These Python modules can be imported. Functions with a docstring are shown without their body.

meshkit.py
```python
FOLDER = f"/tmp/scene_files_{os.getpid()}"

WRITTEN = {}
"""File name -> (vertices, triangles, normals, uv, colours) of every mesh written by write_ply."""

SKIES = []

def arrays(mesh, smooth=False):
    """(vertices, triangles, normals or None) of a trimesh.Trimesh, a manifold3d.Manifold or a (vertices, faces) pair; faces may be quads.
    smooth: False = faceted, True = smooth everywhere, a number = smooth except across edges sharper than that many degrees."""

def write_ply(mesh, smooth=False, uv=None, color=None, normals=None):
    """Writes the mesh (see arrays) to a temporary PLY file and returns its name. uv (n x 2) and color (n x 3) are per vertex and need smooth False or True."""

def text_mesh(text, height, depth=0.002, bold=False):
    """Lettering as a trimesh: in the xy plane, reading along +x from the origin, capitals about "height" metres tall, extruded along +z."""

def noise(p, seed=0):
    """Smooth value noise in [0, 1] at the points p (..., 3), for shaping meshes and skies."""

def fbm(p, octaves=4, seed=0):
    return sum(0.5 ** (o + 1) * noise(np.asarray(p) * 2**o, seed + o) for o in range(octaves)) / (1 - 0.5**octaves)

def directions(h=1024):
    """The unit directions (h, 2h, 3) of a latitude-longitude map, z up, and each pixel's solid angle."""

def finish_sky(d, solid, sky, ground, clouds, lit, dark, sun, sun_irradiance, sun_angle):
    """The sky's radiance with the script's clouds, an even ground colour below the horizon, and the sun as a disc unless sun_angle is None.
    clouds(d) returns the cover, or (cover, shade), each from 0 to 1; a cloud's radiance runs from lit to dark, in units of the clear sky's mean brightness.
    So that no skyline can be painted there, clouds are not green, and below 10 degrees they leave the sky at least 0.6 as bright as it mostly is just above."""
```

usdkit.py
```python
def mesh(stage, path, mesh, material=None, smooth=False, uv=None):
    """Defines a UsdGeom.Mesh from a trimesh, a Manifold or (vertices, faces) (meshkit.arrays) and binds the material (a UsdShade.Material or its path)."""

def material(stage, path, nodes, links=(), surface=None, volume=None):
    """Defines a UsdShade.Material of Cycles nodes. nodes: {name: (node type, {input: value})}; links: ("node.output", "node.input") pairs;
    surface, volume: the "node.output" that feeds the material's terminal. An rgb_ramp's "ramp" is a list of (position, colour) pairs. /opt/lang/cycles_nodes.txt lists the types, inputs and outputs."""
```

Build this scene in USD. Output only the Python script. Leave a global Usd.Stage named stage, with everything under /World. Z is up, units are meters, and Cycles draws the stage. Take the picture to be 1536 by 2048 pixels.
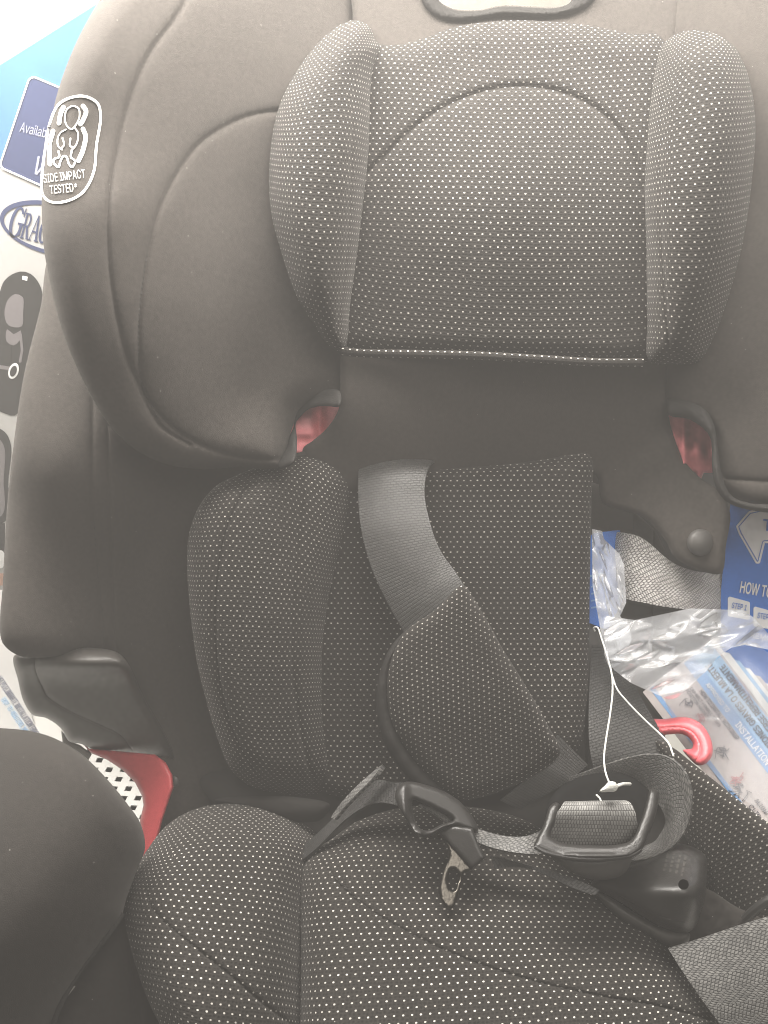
import math, random
import numpy as np, trimesh, shapely, usdkit, meshkit
from pxr import Usd, UsdGeom, UsdLux, UsdShade, Gf, Sdf
from shapely.geometry import Polygon, LineString, Point, MultiPolygon, box as sbox
from shapely import affinity
from shapely.ops import unary_union
from scipy.spatial import Delaunay, cKDTree
from scipy.interpolate import RBFInterpolator
from scipy.ndimage import distance_transform_edt, map_coordinates, gaussian_filter
from PIL import Image, ImageDraw

stage = Usd.Stage.CreateInMemory()
UsdGeom.SetStageUpAxis(stage, 'Z'); UsdGeom.SetStageMetersPerUnit(stage, 1.0)
UsdGeom.Xform.Define(stage, '/World'); UsdGeom.Scope.Define(stage, '/World/Looks')

# ------------------------------------------------------------------ camera
CAM = np.array([0.0, -0.45, 0.75]); PITCH = math.radians(35.0)
F = np.array([0, math.cos(PITCH), -math.sin(PITCH)]); U = np.array([0, math.sin(PITCH), math.cos(PITCH)]); R = np.array([1.0, 0, 0])
cam = UsdGeom.Camera.Define(stage, '/World/camera')
cam.CreateHorizontalApertureAttr(36.0); cam.CreateVerticalApertureAttr(48.0); cam.CreateFocalLengthAttr(36.0)
cam.CreateClippingRangeAttr((0.02, 100.0)); cam.CreateExposureAttr(0.0)
cam.AddTranslateOp().Set(Gf.Vec3d(*CAM)); cam.AddRotateXOp().Set(90 - math.degrees(PITCH))

# ------------------------------------------------------------------ added area lights, none of them in view
def lamp(name, loc, look, w, h, power, col):
    l = UsdLux.RectLight.Define(stage, '/World/' + name)
    l.CreateWidthAttr(w); l.CreateHeightAttr(h); l.CreateIntensityAttr(power); l.CreateColorAttr(Gf.Vec3f(*col)); l.CreateNormalizeAttr(True)
    z = np.array(loc, float) - np.array(look, float); z /= np.linalg.norm(z)
    x = np.cross([0, 1.0, 0.001], z); x /= np.linalg.norm(x); y = np.cross(z, x)
    m = Gf.Matrix4d(*x, 0, *y, 0, *z, 0, *map(float, loc), 1)
    l.AddTransformOp().Set(m)
lamp('added_top_light', (-0.14, 0.10, 0.93), (-0.12, 0.06, 0.55), 0.95, 0.18, 6.1, (1, .95, .89))  # unseen strip added close above the headrest to brighten the top
lamp('added_front_fill', (0.6, -1.1, 2.3), (0.05, 0.0, 0.4), 1.4, 1.0, 12.0, (1, .945, .88))  # fill light added on the camera side, source unseen
lamp('added_wall_light', (-1.0, 1.2, 2.4), (-1.0, 2.2, 0.8), 1.5, 0.6, 60.0, (1, .97, .90))  # added only to brighten the far wall

# ------------------------------------------------------------------ materials
def mat(name, nodes, links=(), surface='p.BSDF', volume=None):
    return usdkit.material(stage, '/World/Looks/' + name, nodes, links, surface=surface, volume=volume)
M = {}
def plain(name, col, rough=.5, bump=0.0, bscale=900, var=.06, **kw):
    c = np.array(col, float)
    nodes = {'g': ('texture_coordinate', {}), 'n': ('noise_texture', {'scale': float(bscale), 'detail': 3.0}), 'n2': ('noise_texture', {'scale': 22.0, 'detail': 4.0}),
             'r': ('rgb_ramp', {'ramp': [(.3, tuple(c * (1 - var))), (.7, tuple(np.minimum(c * (1 + var), 1)))]}),
             'b': ('bump', {'strength': float(bump), 'distance': .0008}), 'p': ('principled_bsdf', {'roughness': rough, **kw})}
    links = [('g.object', 'n.vector'), ('g.object', 'n2.vector'), ('n2.fac', 'r.fac'), ('r.color', 'p.base_color')]
    if bump: links += [('n.fac', 'b.height'), ('b.normal', 'p.normal')]
    M[name] = mat(name, nodes, links)
plain('black_plastic', (.022, .021, .020), .36, .25, 1500)
plain('matte_plastic', (.045, .042, .038), .42, .25, 1300)
plain('dark_plastic', (.065, .062, .058), .5, .2, 1300)
plain('red_plastic', (.40, .055, .06), .42, .12, 900)
plain('red_loop', (.66, .12, .14), .38, .08, 900)
plain('steel', (.10, .092, .08), .32, .3, 500, metallic=1.0)
plain('white_metal', (.64, .63, .60), .4)
plain('wall_paint', (.84, .81, .72), .8, 0, var=.12)
plain('shade_black', (.008, .008, .008), .9, specular_ior_level=.05)  # black that stands in for shade in gaps and holes
plain('crease_shade_cloth', (.016, .015, .014), .9, .3, 900, specular_ior_level=.15)  # cloth colour darkened to carry the shade of the seat crease
plain('thread', (.03, .028, .026), .8)
plain('grey_thread', (.35, .33, .31), .8)
plain('pale_blue_card', (.075, .19, .40), .45)
plain('white_card', (.46, .455, .44), .5)
plain('navy_print', (.075, .085, .30), .45)
plain('grey_navy_print', (.045, .060, .135), .45)
plain('pale_print', (.34, .36, .48), .5)
plain('grey_strap', (.28, .27, .25), .7)
plain('white_print', (.85, .85, .84), .55)
plain('badge_print', (.50, .49, .47), .7)
plain('blue_card', (.05, .19, .62), .42)
plain('blue_print', (.07, .20, .60), .45)
plain('cyan_print', (.25, .50, .78), .45)
plain('seat_print', (.028, .027, .026), .5)
plain('seat_print_grey', (.19, .175, .18), .5)
plain('seat_print_dark', (.03, .028, .027), .5)
plain('skin_print', (.55, .33, .25), .5)
plain('page', (.58, .53, .51), .6, var=.05)
plain('page_edge', (.85, .84, .80), .6)
plain('page_blue', (.22, .40, .68), .45)
plain('page_sky', (.30, .52, .76), .45)
plain('print_ink', (.07, .075, .10), .5)
plain('print_red', (.50, .15, .17), .5)
plain('nylon', (.80, .80, .76), .35, transmission_weight=.25)
plain('trim_cloth', (.016, .015, .014), .8, .5, 700, specular_ior_level=.25)
plain('red_guide_lifted', (.90, .27, .29), .4, .12, 900)  # red lightened to offset the shadow inside the belt openings

def fabric_nodes(col, lint=True):
    c = np.array(col, float)
    nodes = {'g': ('texture_coordinate', {}), 'n': ('noise_texture', {'scale': 1700.0, 'detail': 2.0}), 'n2': ('noise_texture', {'scale': 14.0, 'detail': 5.0, 'roughness': .6}),
             'n3': ('noise_texture', {'scale': 420.0, 'detail': 3.0}),
             'r': ('rgb_ramp', {'ramp': [(.25, tuple(c * .93)), (.75, tuple(c * 1.07))]}),
             'rn': ('rgb_ramp', {'ramp': [(.3, (.86,) * 3), (.7, (1.14,) * 3)]}),
             'mm': ('mix_color', {'blend_type': 'multiply', 'fac': 1.0, 'use_clamp_result': False}),
             'v': ('voronoi_texture', {'scale': 95.0, 'randomness': 1.0}), 'ls': ('map_range', {'from_min': .035, 'from_max': .02, 'to_min': 0.0, 'to_max': .55, 'clamp': True}),
             'lm': ('mix_color', {'b': (.5, .48, .44)}),
             'b': ('bump', {'strength': .35, 'distance': .0006}),
             'p': ('principled_bsdf', {'roughness': .92, 'specular_ior_level': .25, 'sheen_weight': .08, 'sheen_roughness': .45, 'sheen_tint': (1, .96, .92)})}
    links = [('g.object', 'n.vector'), ('g.object', 'n2.vector'), ('g.object', 'n3.vector'), ('n2.fac', 'r.fac'), ('n3.fac', 'rn.fac'), ('r.color', 'mm.a'), ('rn.color', 'mm.b'),
             ('g.object', 'v.vector'), ('v.distance', 'ls.value'), ('ls.result', 'lm.fac'), ('mm.result', 'lm.a'), ('lm.result', 'p.base_color'),
             ('n.fac', 'b.height'), ('b.normal', 'p.normal')]
    return nodes, links
M['fabric'] = mat('fabric', *fabric_nodes((.047, .0415, .037)))
M['fabric_dark'] = mat('fabric_dark', *fabric_nodes((.022, .0195, .0175)))

def dotted(name, col, dotcol, a=.0049, b=.0075):
    nodes, links = fabric_nodes(col)
    nodes.update({'uv': ('texture_coordinate', {}), 'sep': ('mapping', {'mapping_type': 'point', 'scale': (1 / a, 1 / b, 0)}),
        'wob': ('noise_texture', {'scale': 60.0, 'detail': 2.0}), 'wobs': ('vector_math', {'math_type': 'multiply_add', 'vector2': (.0011, .0011, 0), 'vector3': (-.00055, -.00055, 0)}),
        'wadd': ('vector_math', {'math_type': 'add'})})
    links += [('uv.UV', 'wob.vector'), ('wob.color', 'wobs.vector1'), ('uv.UV', 'wadd.vector1'), ('wobs.vector', 'wadd.vector2'), ('wadd.vector', 'sep.vector')]
    outs = []
    for k, (ox, oy, s, amp) in enumerate([(0, 0, .76, 1), (.5, .5, .72, .9)]):
        nodes[f'a{k}'] = ('vector_math', {'math_type': 'add', 'vector2': (ox, oy, 0)})
        nodes[f'f{k}'] = ('vector_math', {'math_type': 'fraction'})
        nodes[f's{k}'] = ('vector_math', {'math_type': 'subtract', 'vector2': (.5, .5, 0)})
        nodes[f'm{k}'] = ('vector_math', {'math_type': 'multiply', 'vector2': (a / .00092 / s, b / .00070 / s, 0)})
        nodes[f'l{k}'] = ('vector_math', {'math_type': 'length'})
        nodes[f'd{k}'] = ('map_range', {'range_type': 'smoothstep', 'from_min': 1.12, 'from_max': .72, 'to_min': 0.0, 'to_max': float(amp), 'clamp': True})
        # per-thread brightness
        nodes[f'fl{k}'] = ('vector_math', {'math_type': 'floor'})
        nodes[f'w{k}'] = ('white_noise_texture', {'dimensions': '2D'})
        nodes[f'wr{k}'] = ('map_range', {'to_min': .65, 'to_max': 1.0, 'clamp': True})
        nodes[f'x{k}'] = ('math', {'math_type': 'multiply'})
        links += [('sep.vector', f'a{k}.vector1'), (f'a{k}.vector', f'f{k}.vector1'), (f'f{k}.vector', f's{k}.vector1'), (f's{k}.vector', f'm{k}.vector1'), (f'm{k}.vector', f'l{k}.vector1'),
                  (f'l{k}.value', f'd{k}.value'), (f'a{k}.vector', f'fl{k}.vector1'), (f'fl{k}.vector', f'w{k}.vector'), (f'w{k}.value', f'wr{k}.value'), (f'd{k}.result', f'x{k}.value1'), (f'wr{k}.result', f'x{k}.value2')]
        if k == 0: outs = 'x0.value'
        else:
            nodes[f'mx{k}'] = ('math', {'math_type': 'maximum'}); links += [(outs, f'mx{k}.value1'), (f'x{k}.value', f'mx{k}.value2')]; outs = f'mx{k}.value'
    # knit ribs between the dots: darker pores
    nodes['rib'] = ('mapping', {'mapping_type': 'point', 'scale': (2 / a, 4 / b, 0), 'location': (.25, .25, 0)})
    nodes['rv'] = ('voronoi_texture', {'dimensions': '2D', 'scale': 1.0, 'randomness': .25})
    nodes['rr'] = ('map_range', {'from_min': .10, 'from_max': .5, 'to_min': .55, 'to_max': 1.12, 'clamp': True})
    nodes['rm'] = ('vector_math', {'math_type': 'scale'})
    nodes['dm'] = ('mix_color', {'b': dotcol})
    nodes['big'] = ('noise_texture', {'scale': 16.0, 'detail': 2.0}); nodes['bigr'] = ('map_range', {'from_min': .35, 'from_max': .65, 'to_min': .7, 'to_max': 1.0, 'clamp': True}); nodes['da'] = ('math', {'math_type': 'multiply'})
    links += [('uv.UV', 'big.vector'), ('big.fac', 'bigr.value'), (outs, 'da.value1'), ('bigr.result', 'da.value2')]
    nodes['hh'] = ('math', {'math_type': 'add'})
    links = [l for l in links if l[1] not in ('p.base_color', 'b.height')]
    links += [('wadd.vector', 'rib.vector'), ('rib.vector', 'rv.vector'), ('rv.distance', 'rr.value'), ('lm.result', 'rm.vector1'), ('rr.result', 'rm.scale'), ('rm.vector', 'dm.a'), ('da.value', 'dm.fac'), ('dm.result', 'p.base_color'),
              ('rr.result', 'hh.value1'), (outs, 'hh.value2'), ('hh.value', 'b.height')]
    nodes['b'] = ('bump', {'strength': .55, 'distance': .0007})
    M[name] = mat(name, nodes, links)
dotted('dotted_mesh', (.019, .017, .015), (.68, .65, .60))
dotted('dotted_mesh_plain', (.034, .031, .028), (.06, .055, .05))

def webbing(name, c1, c2, mortar, rough=.5, w=.0021, h=.0017, spec=.5, herring=False):
    nodes = {'uv': ('texture_coordinate', {}), 'br': ('brick_texture', {'scale': 1.0, 'color1': c1, 'color2': c2, 'mortar': mortar, 'mortar_size': min(w, h) * .18, 'mortar_smooth': .6, 'brick_width': w, 'row_height': h, 'offset': .5}),
             'n': ('noise_texture', {'scale': 45.0, 'detail': 3.0}), 'nr': ('map_range', {'from_min': .3, 'from_max': .7, 'to_min': .8, 'to_max': 1.2}), 'sc': ('vector_math', {'math_type': 'scale'}),
             'bw': ('rgb_to_bw', {}), 'b': ('bump', {'strength': .6, 'distance': .0006, 'invert': False}), 'p': ('principled_bsdf', {'roughness': rough, 'specular_ior_level': spec, 'sheen_weight': .04})}
    links = [('uv.UV', 'n.vector'), ('n.fac', 'nr.value'), ('br.color', 'sc.vector1'), ('nr.result', 'sc.scale'), ('sc.vector', 'p.base_color'), ('br.fac', 'b.height'), ('b.normal', 'p.normal')]
    nodes['b'][1]['invert'] = True
    if herring:
        nodes.update({'sx': ('separate_xyz', {}), 'pp': ('math', {'math_type': 'pingpong', 'value2': .0075}), 'ad': ('math', {'math_type': 'multiply_add', 'value2': .8}), 'cx': ('combine_xyz', {})})
        links += [('uv.UV', 'sx.vector'), ('sx.x', 'pp.value1'), ('pp.value', 'ad.value1'), ('sx.y', 'ad.value3'), ('ad.value', 'cx.y'), ('sx.x', 'cx.x'), ('cx.vector', 'br.vector')]
    else:
        links += [('uv.UV', 'br.vector')]
    M[name] = mat(name, nodes, links)
webbing('webbing', (.036, .035, .033), (.026, .025, .024), (.006, .006, .006), w=.0042, h=.0020, rough=.45, spec=.5)
webbing('webbing_coarse', (.15, .146, .138), (.09, .088, .084), (.03, .03, .029), w=.0017, h=.0022, herring=True)
webbing('webbing_lifted', (.30, .295, .28), (.21, .207, .20), (.08, .079, .076), w=.0016, h=.0027)  # lighter copy of the webbing, offsets shade inside the ring
webbing('grey_webbing', (.72, .70, .67), (.52, .50, .48), (.14, .135, .13), w=.0022, h=.0022, herring=True)
M['film'] = mat('film', {'g': ('texture_coordinate', {}), 't': ('transparent_bsdf', {'color': (.97, .98, .99)}), 's': ('glossy_bsdf', {'color': (1, 1, 1), 'roughness': .20}), 'd': ('diffuse_bsdf', {'color': (.85, .86, .88)}),
    'tl': ('translucent_bsdf', {'color': (.85, .86, .88)}), 'dm': ('mix_closure', {'fac': .5}), 'f': ('fresnel', {'IOR': 1.5}), 'fm': ('math', {'math_type': 'multiply', 'value2': .55, 'use_clamp': True}), 'lw': ('layer_weight', {'blend': .35}), 'lm': ('map_range', {'to_min': .28, 'to_max': .78, 'clamp': True}),
    'm1': ('mix_closure', {}), 'm2': ('mix_closure', {}), 'n': ('noise_texture', {'scale': 70.0, 'detail': 3.0, 'distortion': 1.0}), 'b': ('bump', {'strength': .12, 'distance': .002})},
    [('g.object', 'n.vector'), ('n.fac', 'b.height'), ('b.normal', 's.normal'), ('b.normal', 'f.normal'), ('d.BSDF', 'dm.closure1'), ('tl.BSDF', 'dm.closure2'), ('lw.facing', 'lm.value'), ('lm.result', 'm1.fac'),
     ('t.BSDF', 'm1.closure1'), ('dm.closure', 'm1.closure2'), ('f.fac', 'fm.value1'), ('fm.value', 'm2.fac'), ('m1.closure', 'm2.closure1'), ('s.BSDF', 'm2.closure2')], surface='m2.closure')

# ------------------------------------------------------------------ scene helpers
USED = {}
def numbered(parent, name):
    k = USED.get((parent, name), 0); USED[(parent, name)] = k + 1
    return f'{parent}/{name}' if k == 0 else f'{parent}/{name}_{k:03d}'
ORIGIN = {}
def thing(name, label, cat, base, group=None):
    p = numbered('/World', name); x = UsdGeom.Xform.Define(stage, p); x.AddTranslateOp().Set(Gf.Vec3d(*map(float, base)))
    x.GetPrim().SetCustomDataByKey('label', label); x.GetPrim().SetCustomDataByKey('category', cat)
    if group: x.GetPrim().SetCustomDataByKey('group', group)
    ORIGIN[p] = np.array(base, float); return p
def part(parent, name, mesh, m, uv=None, smooth=35, label=None, kind=None):
    root = '/'.join(parent.split('/')[:3]); v, f = (mesh.vertices, mesh.faces) if hasattr(mesh, 'faces') else (np.asarray(mesh[0]), np.asarray(mesh[1]))
    p = numbered(parent, name)
    g = usdkit.mesh(stage, p, (np.asarray(v) - ORIGIN.get(root, 0), f), M[m], smooth=(True if uv is not None else smooth), uv=uv)
    if label: g.GetPrim().SetCustomDataByKey('label', label)
    if kind: g.GetPrim().SetCustomDataByKey('kind', kind)
    return p
def struct(name, mesh, m, label, cat=None, kind='structure'):
    p = numbered('/World', name); v, f = (mesh.vertices, mesh.faces) if hasattr(mesh, 'faces') else mesh
    g = usdkit.mesh(stage, p, (v, f), M[m], smooth=False).GetPrim()
    g.SetCustomDataByKey('label', label); g.SetCustomDataByKey('kind', kind)
    g.SetCustomDataByKey('category', cat or name.replace('_', ' '))
    return p
S = .5 / 768
def W(px, py, d):
    px, py, d = np.broadcast_arrays(np.asarray(px, float), np.asarray(py, float), np.asarray(d, float))
    return CAM + d[..., None] * (F + ((px - 768) * S)[..., None] * R + ((1024 - py) * S)[..., None] * U)

def spline(pts, closed=True, step=6.0, sharp=False):
    p = np.asarray(pts, float)
    if sharp:
        q = np.vstack([p, p[:1]]) if closed else p
        out = []
        for a, b in zip(q[:-1], q[1:]):
            n = max(1, int(np.linalg.norm((b - a)[:2]) / step)); out.append(a + (b - a) * (np.arange(n) / n)[:, None])
        r = np.vstack(out)
        return r if closed else np.vstack([r, p[-1:]])
    q = np.vstack([p[-1:], p, p[:2]]) if closed else np.vstack([2 * p[0] - p[1], p, 2 * p[-1] - p[-2]])
    out = []
    for i in range(1, len(q) - 2):
        a, b, c, d = q[i - 1:i + 3]
        ta, tb, tc = (max(np.linalg.norm((y - x)[:2]), 1e-6) ** .5 for x, y in ((a, b), (b, c), (c, d)))
        n = max(2, int(np.linalg.norm((c - b)[:2]) / step)); t = (np.arange(n) / n)[:, None]
        m1 = tb * ((b - a) / ta - (c - a) / (ta + tb) + (c - b) / tb); m2 = tb * ((c - b) / tb - (d - b) / (tb + tc) + (d - c) / tc)
        out.append((2 * t**3 - 3 * t**2 + 1) * b + (t**3 - 2 * t**2 + t) * m1 + (-2 * t**3 + 3 * t**2) * c + (t**3 - t**2) * m2)
    r = np.vstack(out)
    return r if closed else np.vstack([r, p[-1:]])

def tri2d(poly, step, rings=(), maxb=6.0, extra=None):
    """points and triangles of a shapely polygon: boundary, inner rings, interior grid; boundary loops as index lists"""
    poly = poly.buffer(0)
    if poly.geom_type != 'Polygon': poly = max(poly.geoms, key=lambda g: g.area)
    loops, pts = [], []
    for ring in [poly.exterior, *poly.interiors]:
        c = np.array(ring.segmentize(maxb).coords)[:-1]
        keep = np.linalg.norm(c - np.roll(c, 1, 0), axis=1) > .05; c = c[keep]
        if shapely.LinearRing(c).is_ccw is False and ring is poly.exterior: c = c[::-1]
        if ring is not poly.exterior and shapely.LinearRing(c).is_ccw: c = c[::-1]
        s = sum(map(len, pts)); pts.append(c); loops.append(np.arange(s, s + len(c)))
    last = 0
    for r in rings:
        q = poly.buffer(-r)
        for g in getattr(q, 'geoms', [q]):
            if g.is_empty: continue
            for ring in [g.exterior, *g.interiors]:
                n = max(6, int(ring.length / max(4.0, min(step, 1.6 * r + 3)))); pts.append(np.array([ring.interpolate(k / n, normalized=True).coords[0] for k in range(n)]))
        last = r
    inner = poly.buffer(-(last + .55 * step))
    if not inner.is_empty:
        x0, y0, x1, y1 = inner.bounds
        ys = np.arange(y0, y1, step * .87); g = [np.stack([np.arange(x0 + (k % 2) * step * .5, x1, step), np.full(len(np.arange(x0 + (k % 2) * step * .5, x1, step)), y)], 1) for k, y in enumerate(ys)]
        g = np.vstack(g) if g else np.zeros((0, 2)); g = g[shapely.contains_xy(inner, g[:, 0], g[:, 1])]; pts.append(g)
    if extra is not None and len(extra):
        nb = sum(len(l) for l in loops); core = shapely.contains_xy(poly.buffer(-2.0), extra[:, 0], extra[:, 1]); ex = extra[core]
        if len(ex):
            P0 = np.vstack(pts); far = np.ones(len(P0), bool); far[nb:] = cKDTree(ex).query(P0[nb:])[0] > 3.0
            pts = [P0[far], ex]
    P = np.vstack(pts); t = Delaunay(P).simplices
    c = P[t].mean(1); t = t[shapely.contains_xy(poly, c[:, 0], c[:, 1])]
    a = P[t]; ar = (a[:, 1, 0] - a[:, 0, 0]) * (a[:, 2, 1] - a[:, 0, 1]) - (a[:, 1, 1] - a[:, 0, 1]) * (a[:, 2, 0] - a[:, 0, 0])
    t = t[np.abs(ar) > 1e-4]; ar = ar[np.abs(ar) > 1e-4]; t[ar < 0] = t[ar < 0][:, ::-1]
    return P, t, loops

class Panel:
    """A cushion, cover or moulded piece: an outline with its own depth, rolled edges, seams and a back."""
    def __init__(s, outline, ctrl, roll=.02, rollw=60, seams=(), bumps=(), thick=.012, step=9, wrinkle=0.0, wscale=60, rot=0.0, uvs=1.0, sharp=False, holes=(), hard_holes=(), seed=1, power=2.0, quad=False):
        b = spline(outline, True, 5.0, sharp) if not isinstance(outline, Polygon) else None
        s.poly = (Polygon(b) if b is not None else outline).buffer(0)
        if s.poly.geom_type != 'Polygon': s.poly = max(s.poly.geoms, key=lambda g: g.area)
        for h in holes: s.poly = s.poly.difference(Polygon(spline(h, True, 4.0)).buffer(0))
        s.roll, s.rollw, s.thick, s.step, s.wr, s.ws, s.rot, s.seed, s.power = roll, rollw, thick, step, wrinkle, wscale, rot, seed, power; s.hard = bool(hard_holes); s.uvs = uvs
        c = np.asarray(ctrl, float)
        if len(c) == 1: s.base = lambda p: np.full(len(p), c[0, 2])
        else:
            q = c[:, :2] - c[:, :2].mean(0)
            if len(c) < 3 or np.linalg.svd(q)[1][1] < 8: c = np.vstack([c, [c[0, 0] + (c[1, 1] - c[0, 1]), c[0, 1] - (c[1, 0] - c[0, 0]), c[0, 2]], [c[0, 0] - (c[1, 1] - c[0, 1]), c[0, 1] + (c[1, 0] - c[0, 0]), c[0, 2]]])
            if quad:
                A = lambda p: (lambda x, y: np.stack([np.ones_like(x), x, y, x * x, x * y, y * y][:6 if len(c) >= 6 else 3], 1))(*((np.asarray(p) - [768, 1024]) / 500).T)
                kq = np.linalg.lstsq(A(c[:, :2]), c[:, 2], rcond=None)[0]; rb = lambda p: A(np.asarray(p) * 500) @ kq
            else: rb = RBFInterpolator(c[:, :2] / 500, c[:, 2], kernel='thin_plate_spline', degree=1)
            s.base = lambda p: rb(np.asarray(p) / 500)
        x0, y0, x1, y1 = s.poly.bounds; s.o = np.array([x0 - 12, y0 - 12]); w, h = int(x1 - x0 + 25), int(y1 - y0 + 25)
        im = Image.new('L', (w * 2, h * 2)); dr = ImageDraw.Draw(im); dr.polygon([tuple((np.array(q) - s.o) * 2) for q in s.poly.exterior.coords], fill=255)
        for i in s.poly.interiors: dr.polygon([tuple((np.array(q) - s.o) * 2) for q in i.coords], fill=0)
        for h in hard_holes: s.poly = s.poly.difference(Polygon(h))
        e = distance_transform_edt(np.asarray(im) > 0) / 2; g = gaussian_filter(e, 22); k = np.clip((e - 8) / 40, 0, 1); k = k * k * (3 - 2 * k); s.dist = e * (1 - k) + g * k
        ex = []
        for p, w_, d_ in seams:
            q = spline(p, False, 4.0); tn = np.gradient(q, axis=0); tn /= np.linalg.norm(tn, axis=1, keepdims=True) + 1e-9; nn = np.c_[-tn[:, 1], tn[:, 0]]
            for o in (0, -.4, .4, -1.0, 1.0, -2.0, 2.0): ex.append((q + nn * o * w_)[(0 if abs(o) < .5 else 1)::(1 if abs(o) < 1.5 else 2)])
        s.extra = np.vstack(ex) if ex else None
        if s.extra is not None:   # thin out near duplicates
            k_ = np.round(s.extra / 1.6).astype(int); s.extra = s.extra[np.unique(k_, axis=0, return_index=True)[1]]
        s.seams = [(cKDTree(spline(p, False, 3.0)), w_, d_) for p, w_, d_ in seams]; s.bumps = bumps
    def edge(s, p):
        q = (np.asarray(p) - s.o) * 2; return np.maximum(map_coordinates(s.dist, [q[:, 1], q[:, 0]], order=1, mode='nearest') - .25, 0)
    def depth(s, p, e=None):
        p = np.asarray(p, float); e = s.edge(p) if e is None else e
        t = np.clip(e / s.rollw, 0, 1); d = s.base(p) + s.roll * (1 - (1 - (1 - t) ** s.power) ** (1 / s.power) if s.power else 1 - t)
        for tree, w, g in s.seams:
            r = tree.query(p)[0]; d = d + g * (.5 * np.exp(-(r / w)) + .5 * np.exp(-(r / (w * .4)) ** 2))
        for cx, cy, rx, ry, a in s.bumps: d = d - a * np.exp(-((p[:, 0] - cx) / rx) ** 2 - ((p[:, 1] - cy) / ry) ** 2)
        if s.wr: d = d + s.wr * (meshkit.fbm(np.c_[p / s.ws, np.full(len(p), s.seed * 7.3)], 3, s.seed) - .5) * np.clip(e / 15, 0, 1)
        return d
    def uv(s, P):
        x0, y0, x1, y1 = s.poly.bounds; st = 6.0
        xs, ys = np.arange(x0 - 8, x1 + 9, st), np.arange(y0 - 8, y1 + 9, st); X, Y = np.meshgrid(xs, ys)
        g = np.c_[X.ravel(), Y.ravel()]; d = s.depth(g).reshape(X.shape); d = gaussian_filter(d, 1.0); Q = W(X, Y, d)
        du = np.linalg.norm(np.diff(Q, axis=1), axis=2); dv = np.linalg.norm(np.diff(Q, axis=0), axis=2)
        cap = 2.6 * np.median(du); du = np.minimum(du, cap); dv = np.minimum(dv, cap)
        u = np.concatenate([np.zeros((len(ys), 1)), np.cumsum(du, 1)], 1); v = np.concatenate([np.zeros((1, len(xs))), np.cumsum(dv, 0)], 0)
        u -= u[:, len(xs) // 2][:, None]; v -= v[len(ys) // 2][None]
        # keep rows and columns from shearing apart
        u = gaussian_filter(u, (6, 0)); v = gaussian_filter(v, (0, 6))
        q = [(P[:, 1] - ys[0]) / st, (P[:, 0] - xs[0]) / st]
        r = np.stack([map_coordinates(u, q, order=1, mode='nearest'), -map_coordinates(v, q, order=1, mode='nearest')], 1)
        c, n = math.cos(s.rot), math.sin(s.rot); return r @ np.array([[c, n], [-n, c]]) * s.uvs + 3.0
    def build(s, uv=True):
        rr = [r for r in (1.2, 3.5, 8, 14, 22) if r < s.rollw * .9] if s.roll > 0 else []
        P, t, loops = tri2d(s.poly, s.step, rr, extra=s.extra)
        e = s.edge(P); 
        for l in loops[:1] if s.hard else loops: e[l] = 0
        V = W(P[:, 0], P[:, 1], s.depth(P, e)); f = t[:, ::-1]   # px y runs down
        T = UVs = None
        verts, faces, n = [V], [f], len(V); uvs = [s.uv(P)] if uv else None
        back = np.concatenate(loops); bp = P[back]; bd = s.base(bp) + s.roll + s.thick; B = W(bp[:, 0], bp[:, 1], bd)
        verts += [V[back], B, B]; nb = len(back); o1, o2, o3 = n, n + nb, n + 2 * nb; k = 0
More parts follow.
